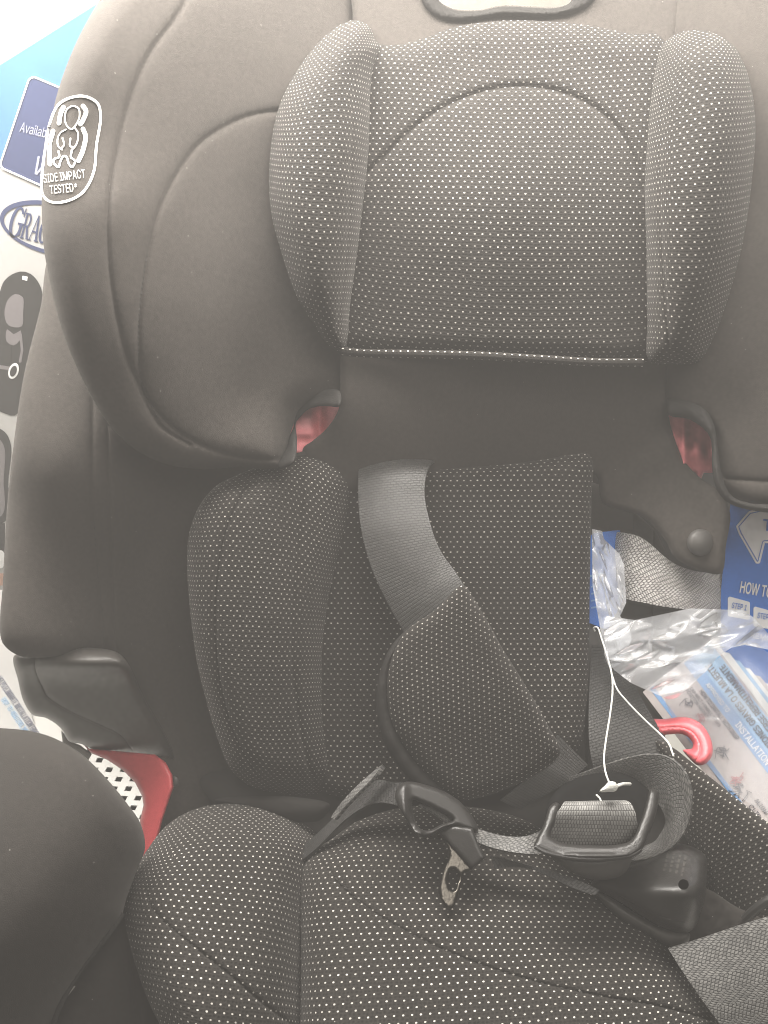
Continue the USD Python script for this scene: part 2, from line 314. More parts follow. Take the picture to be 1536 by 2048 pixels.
        for l in loops:
            i = np.arange(len(l)); j = (i + 1) % len(l)
            faces += [np.stack([o1 + k + i, o1 + k + j, o2 + k + j], 1), np.stack([o1 + k + i, o2 + k + j, o2 + k + i], 1)]; k += len(l)
        tb = Delaunay(bp).simplices; c = bp[tb].mean(1); tb = tb[shapely.contains_xy(s.poly, c[:, 0], c[:, 1])]
        a = bp[tb]; ar = (a[:, 1, 0] - a[:, 0, 0]) * (a[:, 2, 1] - a[:, 0, 1]) - (a[:, 1, 1] - a[:, 0, 1]) * (a[:, 2, 0] - a[:, 0, 0]); tb[ar < 0] = tb[ar < 0][:, ::-1]
        faces.append(tb + o3)
        V, f = np.vstack(verts), np.vstack(faces)
        if uv:
            ub = uvs[0][back]; U_ = np.vstack([uvs[0], ub, ub + [0, .004], ub]); return (V, f), U_
        return (V, f), None
    def add(s, parent, name, m, **kw):
        g, u = s.build(); return part(parent, name, g, m, uv=u, **kw)
    def lift(s, p, up=.0005):
        p = np.asarray(p, float); return W(p[:, 0], p[:, 1], s.depth(p) - up)

def decal(panel, geom, up=.0005, thick=.0004, step=7):
    """thin print that follows a panel (or a plane)"""
    V, f, n = [], [], 0
    for g in getattr(geom, 'geoms', [geom]):
        if g.is_empty or g.area < .3: continue
        P, t, loops = tri2d(g, step, maxb=4.0); A, B = panel.lift(P, up), panel.lift(P, up - thick)
        V += [A, B]; k = len(P); f += [t[:, ::-1] + n, t + n + k]
        for l in loops:
            i, j = l, np.roll(l, -1); f += [np.stack([n + i, n + j, n + k + j], 1), np.stack([n + i, n + k + j, n + k + i], 1)]
        n += 2 * k
    return np.vstack(V), np.vstack(f)

class Plane:
    """a flat board through three picture points; prints and letters lie on it"""
    def __init__(s, a, b, c):
        A, B, C = (W(*q) for q in (a, b, c)); n = np.cross(B - A, C - A); n /= np.linalg.norm(n)
        if n @ (CAM - A) < 0: n = -n
        s.n, s.a = n, A
    def lift(s, p, up=0.0):
        p = np.asarray(p, float); D = F + ((p[:, :1] - 768) * S) * R + ((1024 - p[:, 1:2]) * S) * U
        return CAM + D * (((s.a - CAM) @ s.n) / (D @ s.n))[:, None] + s.n * up
    def board(s, geom, thick=.003, up=0.0): return decal(s, geom, up, thick, step=400)

def text(surface, s_, pos, right, h, bold=False, up=.0008, width=None, italic=0.0):
    """letters s_ whose baseline starts at picture point pos, reading along the picture direction right, capitals h picture px tall"""
    m = meshkit.text_mesh(s_, h, .5, bold); v = np.array(m.vertices); r = np.array(right, float); r /= np.linalg.norm(r); u = np.array([r[1], -r[0]])
    if width: v[:, 0] *= width / (v[:, 0].max() - v[:, 0].min())
    v[:, 0] += v[:, 1] * italic
    p = np.array(pos) + v[:, :1] * r + v[:, 1:2] * u
    return surface.lift(p, up - .0004 * (v[:, 2] < .25)[0]) if False else np.where((v[:, 2:3] > .25), surface.lift(p, up), surface.lift(p, up - .0004)), np.array(m.faces)

def ribbon(L, Rr, thick=.0016, step=7.0, m=8, crown=0.0):
    """webbing between two edge curves, each a list of (px, py, depth)"""
    L, Rr = np.asarray(L, float), np.asarray(Rr, float); n0 = len(L); t0 = np.arange(n0)
    n = max(12, int(max(np.linalg.norm(np.diff(L[:, :2], axis=0), axis=1).sum(), np.linalg.norm(np.diff(Rr[:, :2], axis=0), axis=1).sum()) / step))
    from scipy.interpolate import PchipInterpolator, CubicSpline
    tt = np.linspace(0, n0 - 1, n); f = lambda A: W(*(CubicSpline(t0, A, axis=0)(tt) if n0 > 3 else np.stack([np.interp(tt, t0, A[:, k]) for k in range(3)], 1)).T)
    A, B = f(L), f(Rr); w = np.linspace(0, 1, m)[None, :, None]; Q = A[:, None] * (1 - w) + B[:, None] * w
    T = np.gradient((A + B) / 2, axis=0); N = np.cross(B - A, T); N /= np.linalg.norm(N, axis=1, keepdims=True) + 1e-12
    sgn = np.sign(((CAM - Q[:, m // 2]) * N).sum(1).sum()); N = N * (sgn if sgn else 1)
    Q = Q + N[:, None] * (crown * (1 - (2 * w - 1) ** 2))
    al = np.concatenate([[0], np.cumsum(np.linalg.norm(np.diff((A + B) / 2, axis=0), axis=1))]); wd = np.linalg.norm(B - A, axis=1).mean()
    V0, V1 = (Q + N[:, None] * thick / 2).reshape(-1, 3), (Q - N[:, None] * thick / 2).reshape(-1, 3)
    uv = np.stack([np.broadcast_to(np.linspace(0, 1, m)[None] * wd, (n, m)), np.broadcast_to(al[:, None], (n, m))], 2).reshape(-1, 2) + 1.0
    idx = np.arange(n * m).reshape(n, m); a, b, c, d = idx[:-1, :-1].ravel(), idx[1:, :-1].ravel(), idx[1:, 1:].ravel(), idx[:-1, 1:].ravel()
    f = np.vstack([np.stack([a, b, c], 1), np.stack([a, c, d], 1)]); k = n * m; fb = f[:, ::-1] + k
    rim = np.concatenate([idx[:, 0], idx[-1, 1:], idx[::-1, -1][1:], idx[0, ::-1][1:-1]]); j = np.roll(rim, -1)
    ro = 2 * k; q = len(rim); i = np.arange(q); jj = (i + 1) % q
    V = np.vstack([V0, V1, V0[rim], V1[rim]]); UV = np.vstack([uv, uv, uv[rim], uv[rim] + [.0007, 0]])
    fr = np.vstack([np.stack([ro + i, ro + q + i, ro + q + jj], 1), np.stack([ro + i, ro + q + jj, ro + jj], 1)])
    # outward winding
    fa = V[f]; out = (np.cross(fa[:, 1] - fa[:, 0], fa[:, 2] - fa[:, 0]) * N[np.minimum(f[:, 0] // m, n - 1)]).sum()
    if out < 0: f, fb, fr = f[:, ::-1], fb[:, ::-1], fr
    else: fr = fr[:, ::-1]
    return (V, np.vstack([f, fb, fr])), UV

def tube(P, r, k=10, close=False):
    P = np.asarray(P, float); n = len(P); r = np.broadcast_to(np.asarray(r, float), (n,))
    T = np.gradient(P, axis=0); T /= np.linalg.norm(T, axis=1, keepdims=True) + 1e-12
    a = np.cross(T[0], [0.3, .2, .93]); a /= np.linalg.norm(a); V = []
    for i in range(n):
        a = a - T[i] * (a @ T[i]); a /= np.linalg.norm(a); b = np.cross(T[i], a)
        th = np.arange(k) / k * 2 * np.pi; V.append(P[i] + r[i] * (np.cos(th)[:, None] * a + np.sin(th)[:, None] * b))
    V = np.vstack(V); f = []
    for i in range(n - 1):
        j = np.arange(k); q = (j + 1) % k; f += [np.stack([i * k + j, i * k + q, (i + 1) * k + q], 1), np.stack([i * k + j, (i + 1) * k + q, (i + 1) * k + j], 1)]
    V = np.vstack([V, P[:1], P[-1:]]); j = np.arange(k); q = (j + 1) % k
    f += [np.stack([np.full(k, n * k), q, j], 1), np.stack([np.full(k, n * k + 1), (n - 1) * k + j, (n - 1) * k + q], 1)]
    return V, np.vstack(f)
def tube_px(pts, r, k=10, step=5.0): 
    q = spline(pts, False, step); return tube(W(q[:, 0], q[:, 1], q[:, 2]), r, k)
def tube_uv(pts, r, k=12, step=5.0):
    q = spline(pts, False, step); P = W(q[:, 0], q[:, 1], q[:, 2]); V, f = tube(P, r, k); al = np.concatenate([[0], np.cumsum(np.linalg.norm(np.diff(P, axis=0), axis=1))])
    uv = np.stack([np.repeat(al, k), np.tile(np.abs(np.arange(k) - k / 2) / k * 2 * math.pi * np.mean(r), len(P))], 1); return (V, f), np.vstack([uv, uv[:1], uv[-1:]]) + 2.0
def join(ms):
    V, f, n = [], [], 0
    for v, g in ms: V.append(v); f.append(np.asarray(g) + n); n += len(v)
    return np.vstack(V), np.vstack(f)
def stitches(panel, line, gap=11, length=6.5, r=.00042, up=.0002):
    q = spline(line, False, 1.0); s_ = np.concatenate([[0], np.cumsum(np.linalg.norm(np.diff(q, axis=0), axis=1))]); ms = []
    for a in np.arange(2, s_[-1] - length, gap):
        p = np.stack([np.interp(np.linspace(a, a + length, 4), s_, q[:, k]) for k in range(2)], 1); V = panel.lift(p, up); V[0] = panel.lift(p[:1], -r * 1.5)[0]; V[-1] = panel.lift(p[-1:], -r * 1.5)[0]; ms.append(tube(V, r, 5))
    return join(ms)
def quad_box(lo, hi): 
    m = trimesh.creation.box(np.array(hi) - np.array(lo)); m.apply_translation((np.array(hi) + np.array(lo)) / 2); return m

#BODY
# ------------------------------------------------------------------ setting: shelf deck, wall behind
SHELF_Z = 0.10
def shelf_xy(px, py):
    D = F + (px - 768) * S * R + (1024 - py) * S * U; t = (SHELF_Z - CAM[2]) / D[2]; return (CAM + D * t)[:2]
deck = sbox(-1.6, -0.5, 1.6, 1.0)
slots = []
for i in range(-12, 12):
    for j in range(-12, 12):
        c = np.array([218.2, 1539.2]) + i * np.array([19.3, 19.0]) + j * np.array([-9.9, 19.0])
        if 150 < c[0] < 400 and 1500 < c[1] < 1760: slots.append(Polygon([shelf_xy(*(c + o)) for o in ((-8.6, 4.2), (-4.0, -5.0), (8.6, -4.0), (4.0, 5.2))]))
deck = deck.difference(unary_union(slots))
struct('shelf', trimesh.creation.extrude_polygon(deck, .002, engine='earcut').apply_translation((0, 0, SHELF_Z - .002)), 'white_metal', 'white perforated metal shelf under the car seat')
struct('floor', quad_box((-5, -2, -.92), (5, 2.4, -.9)), 'wall_paint', 'pale shop floor beyond the shelf')
struct('slot_shade', quad_box((-1.6, -.5, SHELF_Z - .03), (1.6, 1.0, SHELF_Z - .02)), 'shade_black', 'black sheet standing in for shade below the perforated shelf')  # shade under the slots put in as a black sheet
struct('wall', quad_box((-5, 2.4, -.9), (5, 2.5, 3.2)), 'wall_paint', 'pale overexposed wall far behind the shelf')

GLARE_VEIL = .15  # density of the added volume that imitates lens glare
usdkit.material(stage, '/World/Looks/glare_veil', {'v': ('principled_volume', {'color': (.95, .925, .895), 'density': GLARE_VEIL})}, [], volume='v.volume'); M['glare_veil'] = UsdShade.Material.Get(stage, '/World/Looks/glare_veil')
struct('glare_veil', quad_box((-5.5, -2.5, -1.95), (5.5, 3.0, 3.4)), 'glare_veil', 'added thin pale volume imitating lens glare across the whole scene', kind='stuff')

# ------------------------------------------------------------------ carton behind, on the left
carton = thing('product_carton', 'printed carton with oval logo and car seat pictures behind the seat on the left', 'carton', (-.5, .287, SHELF_Z))
def vplane(y):       # the upright plane y = const as a Plane
    def at(px, py):
        D = F + (px - 768) * S * R + (1024 - py) * S * U; return (px, py, (y - CAM[1]) / D[1])
    return Plane(at(0, 100), at(200, 100), at(0, 900))
CP = vplane(.287)
face = Polygon([(-420, 420), (-420, 330), (0, 128), (204, 0), (420, -130), (420, 1190), (-420, 1190)])
part(carton, 'front_panel', CP.board(face, .06), 'white_card')
part(carton, 'sky_blue_panel', decal(CP, Polygon([(-420, 420), (-420, 332), (0, 130), (203, 2), (419, -128), (419, 520), (120, 392), (0, 334), (-200, 240)]), .0006, step=400), 'pale_blue_card')
part(carton, 'navy_panel', decal(CP, Polygon(spline([(62, 150), (420, 300), (420, 520), (0, 333)], True, 30, True)).buffer(-12).buffer(12), .0012, step=400), 'grey_navy_print')
part(carton, 'panel_border', decal(CP, Polygon([(62, 150), (420, 300), (420, 520), (0, 333)]).buffer(-12).buffer(12).boundary.buffer(1.6), .0018, step=400), 'white_print')
part(carton, 'lettering', text(CP, 'Available', (40, 262), (1, .24), 19, up=.0018, width=66), 'pale_print')
part(carton, 'lettering', text(CP, 'W', (60, 344), (1, .30), 36, up=.0018, italic=.15), 'pale_print')
# oval logo with serif capitals
ov = affinity.rotate(affinity.scale(Point(0, 0).buffer(1, 48), 110, 52), 14)
ov = affinity.translate(ov, 108, 457)
part(carton, 'logo_ring', decal(CP, ov.difference(affinity.scale(ov, .93, .85)), .0008, step=60), 'grey_navy_print')
def G_():
    o = affinity.scale(Point(0, 0).buffer(1, 24), .46, .52); i = affinity.translate(affinity.scale(Point(0, 0).buffer(1, 24), .27, .44), .02, 0)
    g = o.difference(i).difference(sbox(.1, -.02, .6, .30)); return unary_union([g, sbox(.24, -.40, .42, -.02), sbox(.10, -.06, .54, .0), sbox(.36, .22, .42, .50)])
def R_():
    b = affinity.translate(affinity.scale(Point(0, 0).buffer(1, 20), .30, .27), .05, .23).difference(affinity.translate(affinity.scale(Point(0, 0).buffer(1, 20), .13, .2), .05, .23))
    b = b.intersection(sbox(.0, -.1, .5, .6)); return unary_union([sbox(-.30, -.5, -.12, .5), sbox(-.40, -.5, .0, -.45), sbox(-.40, .45, .08, .5), sbox(-.15, -.06, .1, .0), b, Polygon([(-.02, -.02), (.18, -.02), (.46, -.46), (.54, -.46), (.54, -.5), (.24, -.5)])])
def A_():
    return unary_union([Polygon([(-.42, -.5), (-.36, -.5), (.02, .5), (-.04, .5)]), Polygon([(-.06, .5), (.08, .5), (.44, -.5), (.22, -.5)]), sbox(-.24, -.18, .26, -.12), sbox(-.5, -.5, -.22, -.46), sbox(.12, -.5, .54, -.46)])
def C_():
    o = affinity.scale(Point(0, 0).buffer(1, 24), .44, .52); i = affinity.translate(affinity.scale(Point(0, 0).buffer(1, 24), .25, .44), .03, 0); return unary_union([o.difference(i).difference(sbox(.12, -.26, .6, .26)), sbox(.32, .2, .38, .5)])
rd = np.array([1, .24]); rd /= np.linalg.norm(rd); ud = np.array([rd[1], -rd[0]]) * 1.0 + rd * .02
for k, (g, off, hh, kx) in enumerate([(G_(), 0, 62, .47), (R_(), 20, 52, .36), (A_(), 39, 52, .38), (C_(), 57, 52, .42), (affinity.scale(Point(0, 0).buffer(1, 24), .46, .52).difference(affinity.scale(Point(0, 0).buffer(1, 24), .25, .44)), 78, 52, .42)]):
    p0 = np.array([34, 444]) + rd * off + np.array([0, 3 if k else 0])
    gg = affinity.affine_transform(g, [rd[0] * hh * kx, ud[0] * hh, rd[1] * hh * kx, ud[1] * hh, *p0])
    part(carton, 'logo_letter', decal(CP, gg, .0008, step=60), 'grey_navy_print')
# printed pictures of a seat
def pic(geom, m, up): part(carton, 'seat_picture', decal(CP, geom, up, step=60), m)
pic(Polygon(spline([(10, 560), (40, 543), (62, 548), (82, 575), (84, 620), (72, 680), (60, 740), (52, 800), (30, 830), (0, 822), (-40, 800), (-30, 700), (-8, 620)], True, 8)), 'seat_print', .0006)
pic(Polygon(spline([(16, 600), (30, 588), (46, 594), (47, 625), (44, 652), (18, 650), (10, 630)], True, 6)), 'seat_print_grey', .0011)
pic(Polygon(spline([(15, 658), (28, 668), (42, 660), (40, 680), (28, 690), (14, 682)], True, 6)), 'seat_print_grey', .0011)
pic(Polygon([(12, 690), (24, 690), (22, 726), (10, 726)]), 'seat_print_dark', .0011)
pic(LineString(spline([(-20, 728), (0, 733), (20, 736)], False, 6)).buffer(3.5), 'seat_print_grey', .0012)
pic(affinity.rotate(affinity.scale(Point(28, 741).buffer(1), 10, 16), 18), 'white_print', .0014)
pic(affinity.rotate(affinity.scale(Point(28, 741).buffer(1), 6.2, 11), 18), 'seat_print_dark', .0019)
pic(Polygon([(46, 551), (56, 553), (55, 561), (45, 558)]), 'white_print', .0012)
pic(LineString([(42, 668), (45, 700), (41, 722)]).buffer(2.5), 'seat_print_grey', .0012)
pic(Polygon(spline([(-60, 840), (-20, 850), (10, 864), (22, 890), (17, 960), (13, 1040), (-60, 1046)], True, 8)), 'seat_print', .0006)
pic(Polygon(spline([(-60, 880), (-10, 872), (8, 890), (8, 960), (4, 1030), (-60, 1036)], True, 8)), 'seat_print_grey', .0011)
pic(Polygon([(-60, 1050), (10, 1046), (10, 1105), (-60, 1110)]), 'seat_print_dark', .0006)
pic(affinity.scale(Point(2, 1118).buffer(1), 9, 18), 'white_print', .0008)
pic(Polygon([(-60, 1148), (8, 1146), (8, 1170), (-60, 1172)]), 'skin_print', .0008)

# card with tilted lettering low on the left
card = thing('instruction_card', 'white card with slanted blue lettering low on the left behind the armrest', 'card', (-.55, .02, SHELF_Z))
KP = Plane((0, 1200, .90), (300, 1200, .90), (60, 1500, .79))
part(card, 'card_sheet', KP.board(Polygon([(-300, 1180), (40, 1180), (60, 1420), (100, 1560), (-300, 1560)]), .002), 'white_card')
part(card, 'lettering', text(KP, 'HELPS ELIMINATE INSTALLATION ERRORS', (-8, 1358), (1, 1.50), 13, up=.0008, width=146), 'grey_navy_print')
part(card, 'lettering', text(KP, 'EASY-TO-READ LEVEL INDICATOR', (2, 1400), (1, 1.45), 11, up=.0008, width=106), 'cyan_print')

# ------------------------------------------------------------------ the car seat
seat = thing('car_seat', 'charcoal fabric child car seat filling the frame, with red plastic belt guides', 'car seat', (0.07, -.05, SHELF_Z + .003))
def P_(name, m, outline, ctrl, parent=seat, label=None, kind=None, uv=None, **kw):
    p = Panel(outline, ctrl, **kw); path = p.add(parent, name, m, label=label, kind=kind); p.path = path; return p
P_('seat_shell', 'dark_plastic', [(150, 200), (1330, 150), (1330, 1000), (1300, 1300), (1330, 1520), (1480, 1700), (1600, 1800), (1600, 2200), (250, 2200), (340, 1700), (390, 1600), (330, 1480), (150, 1200)], [(400, 300, .62), (1200, 300, .62), (800, 1300, .66), (800, 1700, .63), (800, 2100, .52), (300, 2100, .52), (1500, 2100, .52), (250, 1200, .66)], roll=.01, rollw=30, sharp=True, step=40, thick=.01)
side = P_('backrest_cover', 'fabric', [(110, 500), (80, 620), (48, 750), (27, 890), (13, 1030), (6, 1160), (0, 1265), (8, 1290), (40, 1312), (110, 1314), (200, 1304), (245, 1330), (290, 1420), (306, 1500), (302, 1590), (294, 1680), (318, 1735), (420, 1750), (560, 1710), (720, 1620), (740, 1000), (640, 880), (420, 800), (300, 600)],
    [(20, 1000, .515), (90, 950, .497), (190, 1000, .512), (300, 1100, .57), (420, 1200, .60), (100, 1290, .52), (100, 560, .535), (300, 1400, .598), (400, 1580, .61), (700, 1200, .60), (500, 800, .565)], roll=.013, rollw=45, step=12, thick=.02, wrinkle=.003, wscale=120,
    seams=[([(185, 780), (186, 1000), (195, 1130), (206, 1230), (210, 1320)], 8, .0022), ([(215, 850), (220, 1000), (228, 1180), (236, 1310), (290, 1440), (330, 1540)], 5, .002), ([(300, 1330), (340, 1430), (400, 1560)], 12, .002)])
part(side.path, 'stitching', stitches(side, [(189, 1040), (195, 1130), (206, 1230), (208, 1290)]), 'thread', kind='stuff')
wing = P_('headrest_wing', 'fabric', [(300, -140), (235, -50), (190, 15), (150, 90), (115, 185), (95, 290), (84, 390), (86, 480), (103, 580), (128, 672), (163, 755), (210, 838), (262, 893), (325, 926), (400, 938), (480, 934), (556, 936), (572, 905), (580, 870), (588, 846), (596, 822), (618, 806), (650, 800), (690, 800), (715, 700), (730, 300), (730, 0), (730, -140)],
    [(150, 400, .425), (120, 300, .43), (240, 400, .432), (220, 780, .452), (280, 700, .448), (400, 915, .495), (540, 915, .512), (300, -50, .46), (190, 130, .435), (400, 0, .475), (330, 500, .452), (345, 800, .472), (500, 400, .505), (500, 800, .515), (690, 400, .548), (690, 780, .548), (700, 0, .552), (420, 150, .478)],
    roll=.021, rollw=65, step=10, thick=.02, wrinkle=.0025, wscale=150,
    seams=[([(395, -60), (360, 20), (300, 105), (262, 190), (235, 290), (218, 400), (218, 520), (235, 640), (262, 735), (300, 805), (350, 858), (420, 897), (500, 918), (575, 918)], 9, .0035),
           ([(560, 222), (520, 226), (470, 242), (400, 286), (355, 345), (318, 420), (297, 500), (284, 580), (278, 680), (286, 780), (320, 850), (380, 890)], 9, .0035)])
part(wing.path, 'stitching', stitches(wing, [(295, 505), (282, 585), (276, 680), (285, 770), (315, 835)]), 'thread', kind='stuff')
center = P_('headrest_center', 'fabric', [(705, -140), (705, 40), (690, 300), (680, 600), (679, 800), (676, 822), (655, 855), (625, 882), (606, 897), (620, 960), (720, 990), (1100, 990), (1190, 950), (1205, 1005), (1250, 1022), (1290, 1036), (1330, 1080), (1350, 1115), (1400, 1141), (1442, 1146), (1452, 1090), (1460, 1025), (1442, 985), (1400, 955), (1368, 920), (1347, 870), (1336, 820), (1338, 600), (1340, 200), (1338, -140)],
    [(1010, 0, .553), (1010, 850, .560), (690, 400, .538), (690, 850, .545), (1330, 400, .537), (1330, 0, .545), (720, 0, .545), (1400, 1080, .540), (1300, 980, .562), (1170, 930, .578), (1000, 960, .582), (640, 900, .555)], roll=.006, rollw=18, step=12, thick=.004, wrinkle=.002, wscale=140,
    holes=[[(870, -60), (862, -20), (878, 2), (905, 17), (955, 20), (1005, 11), (1060, 13), (1120, 13), (1142, 4), (1150, -30), (1100, -70), (950, -75)]])
hemc = Panel([(838, -40), (846, 8), (872, 34), (915, 43), (1000, 33), (1090, 34), (1150, 24), (1192, -4), (1200, -60), (1150, -50), (1142, 2), (1118, 15), (1060, 15), (1005, 13), (955, 22), (905, 19), (880, 4), (866, -30)], [(1010, 0, .546), (850, 0, .543), (1190, 0, .543)], roll=.006, rollw=14, thick=.006, step=7, wrinkle=.006, wscale=26)
hemc.add(center.path, 'hem', 'trim_cloth')
wingr = P_('headrest_wing', 'fabric', [(1334, -140), (1336, 200), (1335, 600), (1335, 824), (1372, 828), (1404, 842), (1419, 862), (1424, 905), (1430, 950), (1448, 990), (1490, 1006), (1540, 1012), (1640, 1010), (1800, 960), (1880, 700), (1900, 300), (1820, -140)],
    [(1340, 400, .543), (1340, 0, .548), (1340, 780, .545), (1500, 400, .512), (1500, 850, .510), (1700, 400, .45), (1540, 960, .505), (1800, 0, .45), (1440, 880, .525)], roll=.014, rollw=26, step=12, thick=.02, wrinkle=.0025, wscale=150,
    seams=[([(1446, 956), (1490, 960), (1600, 966)], 7, .003)])
# hems round the belt openings
P_('hem', 'trim_cloth', [(588, 850), (584, 826), (592, 804), (612, 788), (640, 781), (678, 781), (680, 812), (645, 812), (618, 818), (604, 830), (592, 846), (594, 880), (588, 925), (560, 938), (556, 930), (572, 900), (580, 870)], [(640, 800, .535), (585, 870, .532), (570, 930, .508)], parent=wing.path, roll=.008, rollw=12, thick=.006, step=6, wrinkle=.006, wscale=22)
P_('hem', 'trim_cloth', [(1336, 798), (1376, 802), (1412, 820), (1428, 850), (1436, 900), (1444, 950), (1462, 990), (1500, 1006), (1600, 1012), (1600, 1024), (1500, 1020), (1452, 1002), (1430, 970), (1424, 930), (1422, 880), (1408, 858), (1376, 838), (1337, 829)], [(1350, 815, .535), (1420, 850, .517), (1440, 960, .508), (1560, 1015, .500)], parent=wingr.path, roll=.008, rollw=12, thick=.006, step=6, wrinkle=.007, wscale=24)
# red plastic seen through the openings
g1 = P_('belt_guide', 'red_guide_lifted', [(575, 800), (700, 795), (700, 900), (575, 910)], [(600, 850, .562), (680, 850, .564), (640, 900, .562)], roll=.004, rollw=10, sharp=True, step=6, thick=.01, label='red plastic belt guide showing through the left opening', bumps=[(640, 860, 9, 300, -.010), (610, 885, 20, 14, -.004), (606, 868, 25, 5, .003)])
g2 = P_('belt_guide', 'red_guide_lifted', [(1325, 810), (1435, 810), (1435, 946), (1408, 946), (1400, 962), (1392, 946), (1325, 935)], [(1340, 880, .560), (1425, 880, .556), (1380, 940, .558)], roll=.004, rollw=10, sharp=True, step=6, thick=.01, label='red plastic belt guide showing through the right opening', bumps=[(1368, 860, 6, 300, .007), (1384, 850, 8, 50, -.006), (1400, 905, 26, 18, .006), (1414, 900, 10, 14, -.006)])
P_('snap_button', 'dark_plastic', Polygon(Point(1401, 1085).buffer(27).exterior.coords), [(1401, 1085, .5320)], roll=.006, rollw=25, step=5, thick=.012, parent=center.path)

# ------------------------------------------------------------------ lower left: armrest, red shell, bolster
arm = P_('armrest', 'matte_plastic', [(28, 1312), (70, 1306), (190, 1296), (242, 1310), (290, 1400), (340, 1490), (348, 1520), (312, 1511), (180, 1496), (163, 1488), (150, 1486), (137, 1482), (121, 1456), (92, 1436), (66, 1430), (48, 1405), (36, 1360)], [(60, 1350, .565), (200, 1330, .547), (150, 1450, .580), (320, 1500, .598), (250, 1400, .565)], quad=True, roll=.012, rollw=18, step=6, thick=.03,
    seams=[([(70, 1318), (70, 1336), (88, 1380), (94, 1392), (140, 1422), (205, 1452), (240, 1470), (265, 1500)], 3, .003)], bumps=[(170, 1330, 120, 26, .020), (60, 1360, 30, 60, -.004)])
P_('side_shell', 'red_plastic', [(150, 1470), (178, 1497), (310, 1509), (332, 1525), (345, 1550), (347, 1575), (325, 1640), (305, 1722), (276, 1722), (280, 1640), (287, 1610), (284, 1592), (270, 1565), (245, 1540), (215, 1520), (182, 1506)], [(200, 1500, .60), (330, 1550, .565), (290, 1680, .555)], roll=.005, rollw=10, sharp=True, step=7, thick=.006, label='red plastic side shell between the armrest and the seat cushion')
P_('shell_clip', 'dark_plastic', [(346, 1552), (356, 1556), (358, 1570), (347, 1574)], [(350, 1560, .57)], roll=.002, rollw=4, step=4, thick=.01)
P_('strap_end', 'grey_strap', [(122, 1460), (140, 1482), (160, 1490), (184, 1508), (176, 1522), (170, 1540), (128, 1506)], [(150, 1500, .63)], roll=.002, rollw=5, step=8, thick=.003, sharp=True)
bol = P_('side_bolster', 'fabric_dark', [(-260, 1470), (-100, 1452), (0, 1456), (60, 1462), (110, 1477), (165, 1510), (212, 1556), (255, 1608), (280, 1645), (290, 1695), (272, 1745), (252, 1800), (242, 1836), (215, 1872), (165, 1940), (120, 2020), (90, 2120), (70, 2260), (-260, 2260)],
    [(50, 1600, .415), (150, 1700, .40), (250, 1750, .425), (-100, 1700, .42), (0, 2000, .385), (130, 1950, .405)], quad=True, roll=.020, rollw=60, step=10, thick=.03, wrinkle=.002, wscale=160)
part(bol.path, 'piping', tube_px([(246, 1828, .444), (218, 1868, .436), (180, 1915, .430), (150, 1958, .426), (118, 2018, .420), (96, 2080, .417)], .0014), 'trim_cloth')
P_('skirt_cover', 'fabric_dark', [(60, 2260), (110, 2020), (220, 1860), (275, 1760), (300, 1960), (345, 2260)], [(180, 2000, .455), (250, 1850, .47), (150, 2200, .44)], roll=.012, rollw=40, step=10, thick=.02, wrinkle=.006, wscale=70, seams=[([(262, 1900), (268, 2000), (285, 2100)], 8, .004)])
part(seat, 'fabric_tab', ribbon([(150, 1972, .436), (128, 2000, .433), (104, 2030, .430)], [(143, 1978, .437), (122, 2006, .434), (102, 2034, .431)], .0008)[0], 'grey_thread')

# ------------------------------------------------------------------ seat cushion
lobe = P_('seat_cushion', 'dotted_mesh', [(300, 1692), (332, 1652), (380, 1622), (440, 1608), (510, 1610), (570, 1626), (612, 1650), (640, 1680), (625, 1740), (612, 1800), (606, 1900), (608, 2000), (622, 2100), (640, 2260), (400, 2260), (340, 2090), (300, 2010), (268, 1920), (250, 1840), (254, 1770)],
    [(430, 1700, .482), (300, 1800, .442), (500, 1850, .445), (590, 1900, .462), (400, 2000, .405), (560, 2050, .422), (600, 1700, .505), (400, 2250, .39)], quad=True, roll=.040, rollw=95, step=9, thick=.03, rot=.1, wrinkle=.002, wscale=90,
    seams=[([(292, 1780), (300, 1810), (330, 1845), (390, 1895), (460, 1950), (530, 2010), (600, 2060)], 7, .003)])
part(lobe.path, 'stitching', stitches(lobe, [(292, 1780), (300, 1810), (330, 1845), (390, 1895), (460, 1950), (530, 2010)], 13, 8), 'thread', kind='stuff')
pan = P_('seat_cushion', 'dotted_mesh', [(604, 1735), (622, 1705), (660, 1680), (720, 1640), (850, 1610), (1050, 1640), (1180, 1740), (1270, 1800), (1340, 1880), (1400, 1970), (1450, 2060), (1480, 2260), (590, 2260), (600, 2060), (602, 1900)],
    [(720, 1720, .500), (900, 1660, .525), (900, 1850, .462), (1150, 1800, .485), (1150, 2000, .425), (750, 1950, .440), (750, 2200, .395), (1350, 2000, .432), (1300, 2200, .395)], roll=.026, rollw=70, step=9, thick=.03, rot=-.05, wrinkle=.002, wscale=100,
    seams=[([(640, 1720), (680, 1770), (740, 1820), (830, 1872), (950, 1925), (1080, 1965), (1200, 1992), (1330, 2015), (1420, 2040)], 7, .003)])
part(pan.path, 'stitching', stitches(pan, [(660, 1745), (740, 1820), (830, 1872), (950, 1925), (1080, 1965), (1200, 1992), (1330, 2015)], 13, 8), 'thread', kind='stuff')
